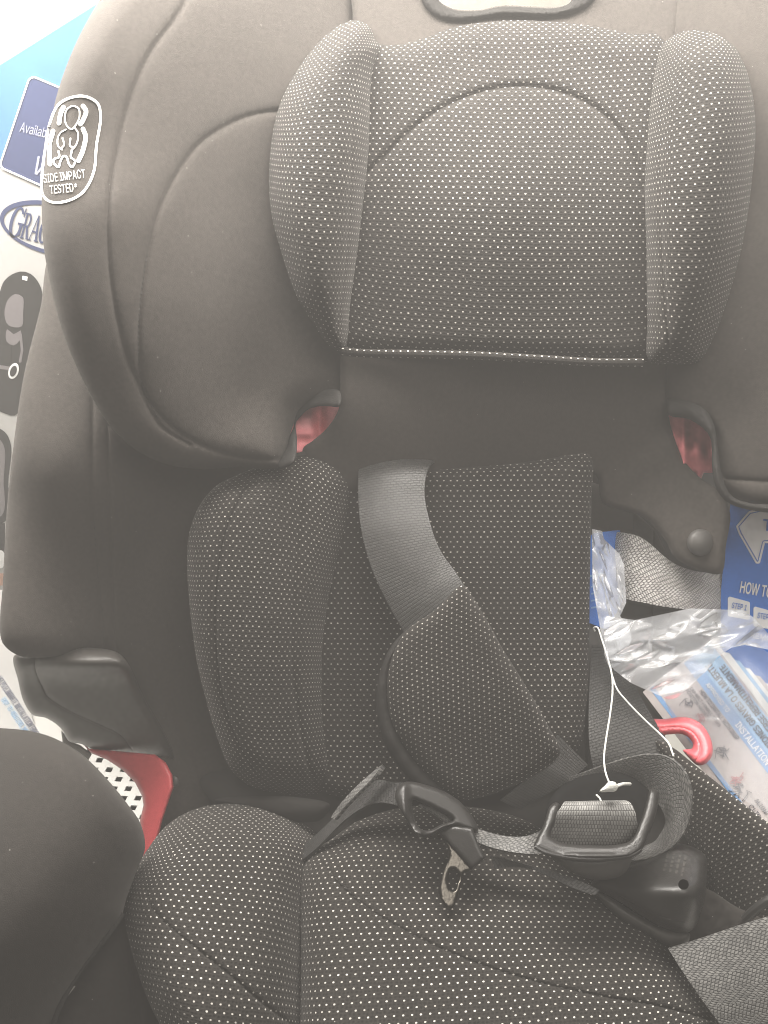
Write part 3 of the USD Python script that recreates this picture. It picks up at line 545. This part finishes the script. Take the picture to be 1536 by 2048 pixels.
P_('seat_cushion', 'dotted_mesh', [(1310, 1480), (1350, 1498), (1380, 1522), (1440, 1570), (1500, 1618), (1600, 1700), (1700, 1850), (1700, 2050), (1560, 1960), (1480, 1880), (1420, 1810), (1400, 1740), (1360, 1650), (1335, 1560)],
    [(1360, 1530, .520), (1450, 1650, .490), (1536, 1750, .462), (1420, 1750, .500), (1600, 1950, .45)], roll=.014, rollw=30, step=9, thick=.03, rot=-.35, wrinkle=.002, wscale=80, label='dotted right bolster of the seat cushion')
P_('seat_crease', 'crease_shade_cloth', [(400, 1560), (700, 1530), (900, 1560), (1200, 1540), (1350, 1560), (1420, 1700), (1300, 1800), (1000, 1740), (700, 1700), (500, 1660)], [(700, 1600, .585), (500, 1600, .575), (1200, 1650, .555), (1350, 1700, .545)], roll=.01, rollw=30, step=12, thick=.01, wrinkle=.006, wscale=60)
P_('crease_fold', 'crease_shade_cloth', [(430, 1600), (520, 1592), (600, 1595), (660, 1610), (640, 1640), (560, 1640), (480, 1622)], [(540, 1610, .545), (640, 1620, .54), (500, 1600, .548)], roll=.01, rollw=20, step=7, thick=.008, wrinkle=.006, wscale=40)

# ------------------------------------------------------------------ white badge printed on the headrest rim
frame_ = Polygon(spline([(150, 193), (175, 194), (196, 208), (201, 235), (193, 290), (187, 345), (165, 385), (130, 403), (100, 403), (86, 390), (84, 350), (90, 300), (100, 245), (118, 208)], True, 4))
lines = [frame_.boundary.buffer(2.6)]
L_ = lambda pts, w, closed=False: lines.append((LineString(np.vstack([spline(pts, closed, 2.0)] + ([spline(pts, closed, 2.0)[:1]] if closed else [])))).buffer(w / 2))
L_([(145, 212), (157, 217), (159, 232), (154, 246), (143, 258), (133, 250), (130, 238), (133, 220)], 3.2, True)
L_([(132, 258), (120, 266), (115, 280), (117, 293), (124, 299)], 3.2); L_([(150, 256), (156, 266), (155, 282), (150, 293), (143, 300)], 3.2)
L_([(125, 276), (128, 290), (122, 297)], 3.4); L_([(141, 277), (140, 292), (146, 294)], 3.4)
L_([(117, 302), (118, 314), (108, 318), (108, 326), (117, 334), (121, 322), (127, 312), (133, 314), (138, 328), (144, 334), (150, 322), (142, 314), (144, 300)], 4.0)
for pts, w in (([(127, 214), (121, 228), (118, 246)], 9), ([(166, 212), (172, 222), (166, 240), (161, 248)], 9), ([(106, 262), (99, 290), (100, 328)], 9), ([(166, 258), (171, 272), (166, 300), (157, 321)], 9)): L_(pts, w)
part(wing.path, 'badge', decal(wing, unary_union(lines), .0006, .0005, 5), 'badge_print', label='white outline badge of a seated baby with rounded frame')
part(wing.path, 'badge_lettering', text(wing, 'SIDE IMPACT', (87, 366), (1, -.13), 17, up=.0007, width=84), 'badge_print')
part(wing.path, 'badge_lettering', text(wing, 'TESTED*', (100, 388), (1, -.10), 17, up=.0007, width=54), 'badge_print')

# ------------------------------------------------------------------ head pillow
hp = thing('head_pillow', 'dotted grey head pillow with two side bolsters inside the headrest', 'pillow', W(1015, 700, .53))
hc = P_('pillow_center', 'dotted_mesh', [(725, 70), (760, 88), (800, 89), (850, 76), (905, 55), (1000, 42), (1100, 43), (1190, 53), (1260, 67), (1320, 72), (1340, 150), (1335, 400), (1320, 700), (1295, 724), (1100, 722), (900, 716), (690, 706), (672, 690), (690, 500), (710, 250)],
    [(1010, 400, .500), (720, 400, .518), (1310, 400, .512), (1010, 80, .520), (1010, 700, .512), (720, 690, .525), (1300, 690, .52)], parent=hp, roll=.018, rollw=45, step=9, thick=.015, wrinkle=.002, wscale=110, rot=.02,
    seams=[([(735, 345), (770, 312), (820, 262), (880, 218), (960, 184), (1040, 172), (1120, 183), (1185, 212), (1232, 252), (1262, 300), (1285, 380)], 13, .0045)], bumps=[(1020, 420, 260, 240, .010)])
part(hc.path, 'hem', (h := tube_uv([(682, 702, .519), (720, 706, .517), (820, 708, .513), (950, 711, .509), (1080, 718, .510), (1180, 724, .512), (1285, 725, .514)], .0028))[0], 'dotted_mesh', uv=h[1])
hl = P_('side_bolster', 'dotted_mesh', [(712, 40), (738, 52), (750, 78), (762, 92), (745, 150), (738, 300), (722, 450), (702, 600), (688, 702), (660, 692), (625, 645), (592, 590), (564, 510), (543, 430), (538, 345), (550, 240), (582, 160), (640, 82), (680, 50)],
    [(640, 200, .468), (640, 450, .466), (550, 350, .472), (730, 300, .482), (690, 80, .482), (670, 650, .486)], parent=hp, quad=True, roll=.038, rollw=75, step=8, thick=.02, wrinkle=.002, wscale=80, rot=.06,
    seams=[([(752, 88), (715, 140), (705, 250), (700, 400), (688, 560), (668, 690)], 6, .002)])
hr = P_('side_bolster', 'dotted_mesh', [(1318, 100), (1345, 72), (1385, 60), (1432, 68), (1472, 98), (1500, 165), (1511, 250), (1503, 370), (1485, 490), (1455, 600), (1425, 680), (1396, 724), (1345, 728), (1296, 722), (1292, 640), (1290, 500), (1284, 390), (1289, 260), (1300, 160)],
    [(1410, 200, .462), (1410, 450, .462), (1500, 300, .472), (1300, 400, .482), (1390, 90, .474), (1370, 690, .484)], parent=hp, quad=True, roll=.034, rollw=75, step=8, thick=.02, wrinkle=.002, wscale=80, rot=-.06,
    seams=[([(1320, 100), (1330, 130), (1322, 250), (1320, 400), (1328, 550), (1340, 720)], 7, .003)])

# ------------------------------------------------------------------ body pillow
bp_ = thing('body_pillow', 'dotted grey body pillow with raised left bolster against the backrest', 'pillow', W(800, 1580, .575))
bc = P_('pillow_center', 'dotted_mesh', [(610, 940), (730, 930), (880, 936), (1000, 930), (1100, 917), (1150, 908), (1173, 906), (1184, 918), (1183, 1000), (1180, 1150), (1178, 1300), (1172, 1420), (1155, 1500), (1050, 1550), (900, 1585), (700, 1600), (620, 1560), (600, 1300)],
    [(900, 1000, .562), (900, 1500, .560), (1150, 1200, .560), (640, 1200, .572), (1150, 930, .550), (760, 940, .566)], parent=bp_, roll=.014, rollw=30, step=10, thick=.014, wrinkle=.003, wscale=120, rot=.0)
bl = P_('side_bolster', 'dotted_mesh', [(470, 952), (535, 926), (590, 908), (640, 899), (685, 908), (729, 928), (722, 985), (700, 1065), (672, 1150), (655, 1230), (647, 1320), (655, 1440), (684, 1560), (640, 1590), (560, 1587), (500, 1572), (462, 1540), (436, 1480), (412, 1400), (393, 1320), (380, 1220), (374, 1120), (380, 1060), (400, 1010), (432, 972)],
    [(480, 1150, .505), (430, 1300, .512), (560, 1250, .522), (640, 1300, .552), (690, 1000, .552), (560, 960, .535), (600, 1550, .545), (480, 1480, .525)], parent=bp_, quad=True, roll=.036, rollw=70, step=8, thick=.02, wrinkle=.002, wscale=80, rot=.04, uvs=1.12,
    seams=[([(536, 926), (490, 980), (455, 1050), (437, 1130), (430, 1230), (436, 1340), (462, 1450), (500, 1530), (540, 1586)], 6, .006), ([(606, 960), (598, 1060), (588, 1200), (586, 1350), (605, 1480), (630, 1580)], 9, .004)])
part(bl.path, 'piping', tube_px([(530, 927, .552), (590, 912, .558), (640, 902, .562), (690, 912, .566), (728, 930, .568)], .0018), 'dotted_mesh_plain')

# ------------------------------------------------------------------ harness
hs = thing('harness', 'loose black webbing harness with shoulder pad, two plastic buckle tongues across the cushion', 'harness', W(900, 1500, .52))
def rib(name, Ls, Rs, m='webbing', thick=.0016, crown=0.0, label=None, parent=None):
    g, u = ribbon(Ls, Rs, thick, crown=crown); return part(parent or hs, name, g, m, uv=u, label=label)
rib('shoulder_strap', [(724, 925, .574), (717, 950, .556), (717, 1000, .546), (724, 1065, .535), (745, 1140, .525), (778, 1210, .517), (815, 1275, .511), (850, 1330, .510)], [(872, 924, .572), (857, 938, .550), (849, 985, .540), (860, 1045, .530), (880, 1100, .522), (908, 1140, .515), (932, 1178, .508), (970, 1240, .508)], crown=.003)
for k in range(3):
    x = 752 + 34 * k; rib('sewn_band', [(x, 936, .5600), (x - 1, 960, .5530), (x, 990, .5462), (x + 2, 1008, .5430)], [(x + 16, 935, .5600), (x + 14, 960, .5530), (x + 15, 990, .5462), (x + 16, 1006, .5430)], m='trim_cloth', thick=.0012)
pad = P_('shoulder_pad', 'dotted_mesh', [(926, 1170), (946, 1196), (975, 1242), (1002, 1292), (1035, 1345), (1065, 1395), (1100, 1458), (1121, 1500), (1112, 1520), (1082, 1544), (1035, 1568), (965, 1594), (925, 1600), (890, 1582), (845, 1540), (808, 1494), (785, 1452), (773, 1405), (775, 1340), (790, 1296), (812, 1262), (865, 1222)],
    [(900, 1250, .500), (1060, 1450, .496), (850, 1430, .496), (950, 1580, .500)], parent=hs, roll=.009, rollw=28, step=8, thick=.010, wrinkle=.002, wscale=70, rot=-.62, uvs=1.25)
P_('pad_trim', 'trim_cloth', [(812, 1262), (790, 1282), (768, 1320), (754, 1372), (754, 1430), (772, 1492), (808, 1546), (842, 1582), (880, 1606), (930, 1606), (900, 1584), (850, 1540), (812, 1494), (790, 1450), (779, 1405), (780, 1345), (795, 1300)], [(770, 1400, .500), (800, 1280, .504), (850, 1570, .502)], parent=pad.path, roll=.008, rollw=14, thick=.010, step=6, wrinkle=.004, wscale=28)
rib('shoulder_strap', [(1182, 1290, .58), (1178, 1400, .566), (1178, 1480, .552), (1190, 1545, .545)], [(1232, 1290, .58), (1268, 1370, .566), (1308, 1440, .552), (1346, 1500, .541)], label='dark strap hanging beside the backrest edge')
rib('lap_strap', [(1115, 1470, .545), (1090, 1530, .535), (1000, 1600, .53)], [(1175, 1530, .545), (1140, 1560, .535), (1040, 1620, .53)])
# the big loop on the right
rib('strap_loop', [(1120, 1560, .540), (1185, 1538, .520), (1260, 1514, .497), (1325, 1510, .482), (1368, 1540, .472), (1384, 1590, .468), (1376, 1650, .468), (1340, 1698, .470), (1282, 1720, .474), (1220, 1720, .482)],
    [(1120, 1622, .542), (1190, 1584, .525), (1262, 1572, .507), (1305, 1592, .494), (1326, 1620, .486), (1332, 1645, .482), (1322, 1668, .480), (1306, 1686, .478), (1270, 1694, .480), (1220, 1698, .486)], m='webbing_coarse', crown=.001)
rib('strap_fold', [(1098, 1690, .468), (1104, 1650, .461), (1118, 1620, .460), (1130, 1606, .466)], [(1276, 1690, .468), (1275, 1655, .461), (1268, 1620, .460), (1250, 1604, .466)], m='webbing_lifted', thick=.002, label='short coarse fold of webbing showing inside the ring of the right tongue')
rib('lap_strap', [(1090, 1655, .476), (1040, 1675, .482), (985, 1668, .487), (930, 1648, .489), (880, 1622, .488), (838, 1610, .488)], [(1092, 1706, .470), (1030, 1706, .475), (965, 1690, .480), (915, 1662, .483), (868, 1628, .484), (838, 1614, .486)], m='webbing_coarse')
rib('lap_strap', [(806, 1565, .510), (772, 1562, .516), (742, 1566, .520), (700, 1605, .524), (655, 1650, .524), (600, 1700, .526)], [(800, 1612, .500), (770, 1606, .508), (735, 1612, .512), (690, 1642, .514), (652, 1680, .514), (606, 1720, .516)], m='webbing')
rib('strap_fold', [(768, 1532, .512), (740, 1552, .510), (700, 1590, .508), (665, 1635, .508)], [(762, 1540, .508), (738, 1568, .506), (706, 1600, .504), (672, 1640, .505)], thick=.003, m='webbing_coarse')
rib('lap_strap', [(980, 1712, .487), (1050, 1728, .484), (1130, 1752, .48), (1200, 1780, .475)], [(990, 1738, .485), (1060, 1738, .483), (1120, 1764, .478), (1190, 1790, .474)], m='webbing')
# left tongue
tf = P_('buckle_tongue', 'black_plastic', [(790, 1592), (798, 1570), (816, 1563), (860, 1572), (905, 1592), (936, 1620), (956, 1656), (955, 1664), (905, 1652), (882, 1660), (862, 1672), (838, 1674), (828, 1664), (812, 1640), (796, 1612)],
    [(800, 1590, .478), (930, 1630, .482), (850, 1665, .470)], parent=hs, roll=.005, rollw=9, step=4, thick=.010, holes=[[(826, 1600), (838, 1604), (870, 1618), (905, 1640), (880, 1650), (860, 1660), (842, 1658), (830, 1640)]], label='black plastic buckle tongue with steel latch plate lying on the cushion', bumps=[(808, 1618, 8, 46, .004), (834, 1664, 14, 7, .003)])
P_('tongue_stem', 'black_plastic', [(876, 1664), (905, 1650), (945, 1656), (958, 1690), (971, 1716), (962, 1724), (944, 1738), (905, 1696)], [(920, 1690, .474), (900, 1660, .478), (960, 1720, .470)], parent=tf.path, roll=.003, rollw=6, step=4, thick=.007, sharp=True)
P_('latch_plate', 'steel', [(892, 1680), (906, 1692), (930, 1716), (946, 1738), (936, 1744), (928, 1746), (922, 1772), (914, 1800), (907, 1815), (898, 1818), (886, 1808), (879, 1790), (880, 1765), (888, 1738), (898, 1712)], [(915, 1710, .4755), (900, 1810, .463), (930, 1745, .4722)], parent=tf.path, roll=.002, rollw=5, step=3, thick=.002, holes=[[(905, 1738), (919, 1753), (914, 1768), (908, 1781), (900, 1775), (897, 1758)]])
# right tongue: ring seen end on, over the fold of webbing
rt = P_('buckle_tongue', 'black_plastic', [(1100, 1612), (1112, 1604), (1120, 1610), (1112, 1640), (1102, 1672), (1120, 1684), (1170, 1690), (1230, 1690), (1262, 1680), (1282, 1640), (1294, 1600), (1300, 1578), (1316, 1582), (1314, 1620), (1300, 1660), (1284, 1698), (1262, 1712), (1205, 1719), (1140, 1716), (1088, 1704), (1068, 1692), (1072, 1680), (1086, 1652)],
    [(1090, 1660, .452), (1170, 1705, .444), (1290, 1660, .452), (1305, 1590, .466), (1110, 1610, .462)], parent=hs, roll=.004, rollw=8, step=4, thick=.009, bumps=[(1175, 1712, 110, 5, .002)], label='black plastic buckle tongue threaded with webbing, ring end towards the camera')
part(rt.path, 'ring_lip', tube_px([(1070, 1693, .447), (1090, 1704, .4445), (1140, 1715, .4425), (1205, 1718, .4425), (1262, 1710, .4445), (1280, 1699, .447)], .0014), 'black_plastic')
P_('tongue_body', 'dark_plastic', [(1100, 1706), (1130, 1714), (1200, 1718), (1262, 1708), (1258, 1735), (1242, 1752), (1200, 1760), (1160, 1752), (1128, 1736)], [(1180, 1730, .454), (1120, 1710, .452), (1250, 1712, .452)], parent=rt.path, roll=.006, rollw=16, step=5, thick=.012)
P_('ring_shade', 'shade_black', [(1098, 1602), (1140, 1562), (1200, 1546), (1262, 1552), (1300, 1580), (1312, 1600), (1280, 1690), (1100, 1686)], [(1200, 1560, .496), (1200, 1680, .475), (1300, 1600, .488)], parent=rt.path, roll=.006, rollw=16, step=6, thick=.006)  # black panel, the ring's inner shade put into its colour
# white thread end
part(hs, 'loose_thread', tube_px([(1193, 1590, .480), (1200, 1597, .475), (1203, 1606, .467)], .0006), 'nylon')

# ------------------------------------------------------------------ crotch buckle and its strap
bk = thing('crotch_buckle', 'glossy black plastic buckle housing with a round hole resting on the right of the cushion', 'buckle', W(1320, 1790, .48))
bd_ = P_('housing', 'black_plastic', [(1180, 1770), (1226, 1738), (1275, 1722), (1316, 1700), (1345, 1686), (1395, 1698), (1412, 1714), (1414, 1745), (1408, 1800), (1400, 1826), (1392, 1850), (1374, 1866), (1330, 1856), (1270, 1822), (1220, 1792)],
    [(1230, 1760, .468), (1340, 1700, .470), (1400, 1720, .462), (1370, 1790, .440), (1385, 1860, .446), (1260, 1810, .455)], parent=bk, roll=.014, rollw=22, step=4, thick=.02, hard_holes=[list(Point(1367, 1769).buffer(10.5, 6).exterior.coords)],
    seams=[([(1240, 1792), (1290, 1818), (1340, 1838), (1376, 1846)], 2.5, .0012)], bumps=[(1310, 1778, 120, 30, .006)])
part(bd_.path, 'hole_floor', Panel(Point(1367, 1769).buffer(15), [(1367, 1769, .4545)], roll=0, rollw=5, thick=.001, step=6).build(False)[0], 'shade_black')  # disc coloured black to give the hole its shade
P_('lower_housing', 'dark_plastic', [(1190, 1782), (1226, 1798), (1270, 1826), (1330, 1858), (1380, 1868), (1372, 1890), (1340, 1892), (1290, 1866), (1230, 1830)], [(1230, 1810, .472), (1360, 1875, .455), (1290, 1850, .465)], parent=bk, roll=.006, rollw=12, step=5, thick=.02)
P_('buckle_cover', 'fabric_dark', [(1380, 1770), (1420, 1780), (1470, 1812), (1520, 1835), (1540, 1850), (1440, 1880), (1390, 1890), (1360, 1880)], [(1400, 1830, .468), (1500, 1840, .462), (1380, 1885, .462)], parent=bk, roll=.004, rollw=8, step=6, thick=.008, wrinkle=.006, wscale=16)
rib('crotch_strap', [(1336, 1896, .446), (1420, 1870, .438), (1480, 1850, .434), (1560, 1826, .430), (1640, 1800, .43)], [(1450, 2060, .420), (1520, 2048, .416), (1580, 2036, .414), (1650, 2020, .412), (1740, 2000, .41)], m='webbing_coarse', parent=bk, label='wide webbing strap crossing the lower right corner', crown=.004)
part(bk, 'strap_guide', tube_px([(1490, 1838, .446), (1516, 1815, .440), (1545, 1796, .436), (1580, 1780, .434)], .0026), 'black_plastic')
eng = []
rng = random.Random(4)
for k, (x, y) in enumerate([(1328, 1742), (1340, 1744), (1352, 1747), (1363, 1752)]):
    a = 0
    L = 44 - 2 * k
    while a < L:
        w = rng.choice([5, 7, 9]); eng.append(LineString([(x + a * .22, y - a), (x + (a + w) * .22, y - a - w)]).buffer(2.4, cap_style=2)); a += w + 3
part(bd_.path, 'engraved_lines', decal(bd_, unary_union(eng), .0003, .0003, 5), 'matte_plastic', kind='stuff')

# ------------------------------------------------------------------ right side: belt, shell, cards
rs = P_('rear_shell', 'dark_plastic', [(1170, 960), (1262, 990), (1340, 900), (1500, 900), (1500, 1150), (1480, 1300), (1330, 1400), (1330, 1560), (1170, 1560)], [(1200, 1100, .625), (1400, 1200, .635), (1250, 1500, .60)], roll=.006, rollw=12, sharp=True, step=14, thick=.015, seams=[([(1305, 1190), (1303, 1300)], 3, .004)])
P_('shell_rib', 'matte_plastic', [(1266, 1022), (1275, 1028), (1312, 1062), (1340, 1120), (1340, 1140), (1266, 1090)], [(1275, 1040, .585), (1320, 1100, .600), (1270, 1080, .585)], roll=.004, rollw=8, sharp=True, step=6, thick=.02, seams=[([(1307, 1050), (1307, 1130)], 3, .003)])
lb = thing('lower_belt', 'pale grey herringbone webbing belt curving behind the snap button', 'belt', W(1330, 1150, .59))
g, u = ribbon([(1236, 1064, .60), (1262, 1068, .586), (1290, 1080, .578), (1320, 1105, .574), (1350, 1128, .572), (1395, 1143, .576), (1450, 1148, .590), (1470, 1146, .60)], [(1236, 1120, .606), (1246, 1190, .590), (1275, 1203, .580), (1310, 1210, .574), (1350, 1216, .571), (1400, 1222, .576), (1450, 1224, .590), (1470, 1220, .60)], crown=.002)
part(lb, 'webbing', g, 'grey_webbing', uv=u)

hc2 = thing('how_to_card', 'bright blue how to card with white arrow at the right edge', 'card', W(1500, 1300, .6))
HP = Plane((1450, 1010, .575), (1536, 1010, .560), (1450, 1300, .585))
part(hc2, 'card_sheet', HP.board(Polygon([(1463, 990), (1445, 1150), (1442, 1180), (1440, 1385), (1700, 1385), (1700, 990)]), .0015), 'blue_card')
arrow = Polygon([(1472, 1052), (1498, 1022), (1536, 1014), (1700, 1000), (1700, 1086), (1530, 1086), (1520, 1127), (1512, 1127), (1478, 1068)]).buffer(-4).buffer(4)
part(hc2, 'white_arrow', decal(HP, arrow, .0006, step=200), 'white_print')
part(hc2, 'arrow_line', decal(HP, arrow.buffer(-5).boundary.buffer(.8), .0011, step=200), 'blue_print')
part(hc2, 'lettering', text(HP, 'TO', (1524, 1060), (1, .06), 22, bold=True, up=.0012), 'blue_print')
part(hc2, 'lettering', text(HP, '1', (1530, 1024), (1, .06), 12, bold=True, up=.0012), 'blue_print')
part(hc2, 'lettering', text(HP, 'HOW TO', (1478, 1184), (1, .17), 22, bold=True, up=.0008, width=64), 'white_print')
for k, (x, y) in enumerate([(1456, 1192), (1507, 1212), (1560, 1232)]):
    part(hc2, 'step_tab', decal(HP, Polygon([(x, y), (x + 44, y + 12), (x + 44, y + 48), (x, y + 40)]).buffer(-4).buffer(4), .0006, step=200), 'white_print')
    part(hc2, 'lettering', text(HP, f'STEP {k + 1}', (x + 7, y + 23), (1, .18), 11, up=.0012, width=30), 'blue_print')
part(hc2, 'lettering', text(HP, 'REMOVE', (1500, 1275), (1, .16), 11, up=.0008), 'white_print')
bcard = thing('blue_leaflet', 'narrow blue leaflet standing behind the neck of the plastic bag', 'leaflet', W(1210, 1240, .6))
BP = Plane((1180, 1050, .600), (1240, 1050, .600), (1180, 1240, .605))
part(bcard, 'leaflet_sheet', BP.board(Polygon([(1176, 1075), (1190, 1066), (1240, 1060), (1246, 1115), (1246, 1200), (1215, 1260), (1176, 1245)]), .001), 'blue_card')
part(bcard, 'fold_line', decal(BP, Polygon([(1180, 1150), (1205, 1146), (1205, 1150), (1180, 1154)]), .0006, step=200), 'cyan_print')
for y in (1172, 1186, 1200, 1214): part(bcard, 'fold_line', decal(BP, Polygon([(1182, y), (1200, y - 3), (1200, y), (1182, y + 3)]), .0006, step=200), 'page_blue')

# ------------------------------------------------------------------ manual inside its plastic bag
mn = thing('manual_stack', 'folded printed instruction leaflets with blue and white bands inside the clear bag', 'manual', W(1450, 1500, .57))
d_ = np.array([.607, .795]); n_ = np.array([.795, -.607])          # along the bands, across them (towards upper right)
MP = Plane((1300, 1400, .590), (1536, 1400, .556), (1420, 1600, .545))
def band(o0, o1, a0=-90, a1=420): 
    c = np.array([1330., 1360.]); return Polygon([c + n_ * o0 + d_ * a0, c + n_ * o1 + d_ * a0, c + n_ * o1 + d_ * a1, c + n_ * o0 + d_ * a1])
part(mn, 'page', MP.board(band(-50, 122, -8), .006), 'page')
for nm, o0, o1, m in (('blue_band', -35, -26, 'page_blue'), ('blue_band', 50, 74, 'page_blue'), ('sky_band', 74, 117, 'page_sky')):
    part(mn, nm, decal(MP, band(o0, o1, -4), .0006, step=300), m)
EP = Plane((1300, 1400, .590), (1536, 1400, .556), (1420, 1600, .545))
for i in range(9):
    q = 122 + i * 7.0; EP.a = MP.a - MP.n * (.0015 + i * .0022); part(mn, 'page_edge', EP.board(band(q - 9, q + 6.0, -8 - i * 3), .0012), ('page_edge', 'page_edge', 'page_sky', 'page_edge', 'page')[i % 5])
c0_ = np.array([1330., 1360.])
def mtext(s_, off, along, h, m, flip=False, width=None, bold=False):
    p = c0_ + n_ * off + d_ * along; part(mn, 'lettering', text(MP, s_, p, (-d_ if flip else d_), h, bold, up=.0014, width=width), m)
mtext('LESIONES GRAVES O LA MUERTE', 93, 253, 13, 'print_ink', True, 224, True)
mtext('MOVERSE REPENTINAMENTE', 113, 238, 13, 'print_ink', True, 190, True)
mtext('APPROVED TO', 58, 57, 9, 'white_print', False, 70, True); mtext('INSTALLATION GUIDE', 56, 156, 13, 'white_print', False, 150, True)
mtext('HOW TO INSTALL WITH SNAP', 40, 60, 8, 'print_ink', False, 122, True)
mtext('LAP BELT / SMALL STEPS', 28, 44, 7, 'print_ink', False, 96); mtext('POSITION HARNESS', 19, 42, 7, 'print_ink', False, 74)
mtext('CLIP', -22, 302, 10, 'print_ink', False); mtext('ALIGN', -4, 300, 8, 'print_ink', False)
def sketch(off, along, sc, m, seed):
    r = np.random.default_rng(seed); g = []
    for k in range(6):
        p = np.cumsum(r.normal(0, 5.5 * sc, (5, 2)), 0); p -= p.mean(0); p = c0_ + n_ * off + d_ * along + p + r.normal(0, 6 * sc, 2); g.append(LineString(spline(p, False, 2)).buffer(.6))
    part(mn, 'line_drawing', decal(MP, unary_union(g), .0014, step=6), m)
sketch(7, 63, 1.0, 'print_ink', 1); sketch(9, 104, .8, 'print_red', 2); sketch(1, 183, 1.2, 'print_ink', 3); sketch(-8, 241, 1.0, 'print_red', 4); sketch(-21, 268, 1.2, 'print_ink', 5)

hook = thing('red_clip', 'red plastic hook shaped clip lying on the manual beside the right bolster', 'clip', W(1380, 1490, .53))
hk = P_('hook', 'red_loop', [(1302, 1440), (1330, 1438), (1368, 1434), (1394, 1442), (1414, 1462), (1425, 1490), (1424, 1512), (1412, 1527), (1396, 1531), (1378, 1516), (1366, 1500), (1384, 1497), (1386, 1488), (1376, 1474), (1362, 1468), (1336, 1469), (1318, 1470)],
    [(1320, 1450, .548), (1400, 1470, .530), (1400, 1520, .520)], parent=hook, roll=.008, rollw=12, step=4, thick=.006, seams=[([(1312, 1457), (1360, 1455), (1384, 1464), (1398, 1484), (1400, 1508), (1392, 1520)], 3, .0015)])

# clear bag: a crumpled film, front and back skins
bag = thing('plastic_bag', 'crumpled clear plastic bag twisted shut over the manual', 'bag', W(1350, 1390, .55))
def film(name, outline, ctrl, amp, sc, seed, ang=0.0, squash=2.0, back=True):
    """thin plastic film crumpled into long flat facets"""
    pn = Panel(outline, ctrl, roll=.002, rollw=20, step=8, thick=.001); r = np.random.default_rng(seed)
    c, n = math.cos(ang), math.sin(ang); A = np.array([[c, n], [-n, c]]); K = np.diag([1 / squash, 1.0]) @ A; Ki = np.linalg.inv(K)
    sq = affinity.affine_transform(pn.poly.simplify(3), [*K.ravel()[:2], *K.ravel()[2:], 0, 0])
    for s_ in ((0, 1) if back else (0,)):
        P, t, loops = tri2d(sq, sc, maxb=sc * .9); P = P + 0; nb = len(loops[0])
        P[nb:] += r.uniform(-.42, .42, (len(P) - nb, 2)) * sc; T = Delaunay(P).simplices; cc = P[T].mean(1); T = T[shapely.contains_xy(sq, cc[:, 0], cc[:, 1])]
        p = P @ Ki.T; e = pn.edge(p); d = pn.base(p) - (1 if s_ == 0 else -1) * (amp * .6) - amp * 1.25 * r.uniform(-1, 1, len(p)) * np.where(e < 2, .5, 1.0)
        V = W(p[:, 0], p[:, 1], d); m = trimesh.Trimesh(V, T, process=False).subdivide()
        V = np.array(m.vertices); V += (meshkit.noise(V * 260, seed)[:, None] - .5) * .0012 * F
        m = trimesh.Trimesh(V, m.faces, process=False).subdivide()
        part(bag, name, (np.array(m.vertices), np.array(m.faces)), 'film', smooth=True)
film('bag_neck', [(1184, 1058), (1204, 1062), (1208, 1078), (1228, 1096), (1246, 1120), (1248, 1170), (1252, 1210), (1240, 1232), (1262, 1262), (1258, 1300), (1240, 1330), (1220, 1335), (1205, 1290), (1196, 1230), (1184, 1160), (1182, 1090)], [(1190, 1070, .572), (1230, 1200, .560), (1240, 1310, .550)], .0028, 11, 3, 1.35, 2.6)
film('bag_body', [(1212, 1232), (1250, 1240), (1290, 1238), (1330, 1226), (1390, 1216), (1440, 1220), (1490, 1222), (1520, 1250), (1560, 1300), (1480, 1290), (1440, 1310), (1415, 1340), (1370, 1380), (1345, 1400), (1300, 1382), (1262, 1366), (1228, 1340), (1212, 1300)], [(1230, 1280, .548), (1400, 1230, .545), (1350, 1380, .538), (1520, 1270, .535)], .0042, 19, 11, -.25, 2.0)
film('bag_sheet', [(1330, 1385), (1420, 1330), (1490, 1285), (1570, 1330), (1680, 1420), (1700, 1700), (1560, 1640), (1460, 1580), (1390, 1500)], [(1380, 1400, .560), (1536, 1400, .535), (1536, 1600, .525)], .0030, 34, 21, .9, 2.0, back=False)

# nylon tag fastener
tag_ = thing('tag_fastener', 'thin white nylon tag loop with arrow shaped end hanging from the bag', 'tag', W(1222, 1575, .47))
part(tag_, 'loop', tube_px([(1190, 1262, .556), (1187, 1256, .555), (1194, 1254, .552), (1204, 1280, .543), (1216, 1318, .530), (1224, 1352, .517), (1225, 1385, .508), (1220, 1430, .498), (1212, 1480, .488), (1208, 1520, .480), (1212, 1548, .472), (1219, 1566, .468)], .00058), 'nylon')
part(tag_, 'loop', tube_px([(1224, 1350, .517), (1234, 1378, .512), (1256, 1405, .507), (1290, 1440, .500), (1320, 1468, .494), (1338, 1488, .488), (1347, 1512, .478)], .00058), 'nylon')
P_('arrow_end', 'nylon', [(1199, 1583), (1211, 1570), (1218, 1563), (1230, 1564), (1236, 1574), (1232, 1582), (1215, 1584)], [(1218, 1575, .456)], parent=tag_, roll=.003, rollw=7, step=3, thick=.003)
part(tag_, 'stem', tube_px([(1234, 1572, .468), (1246, 1568, .472), (1260, 1568, .480)], .001), 'nylon')
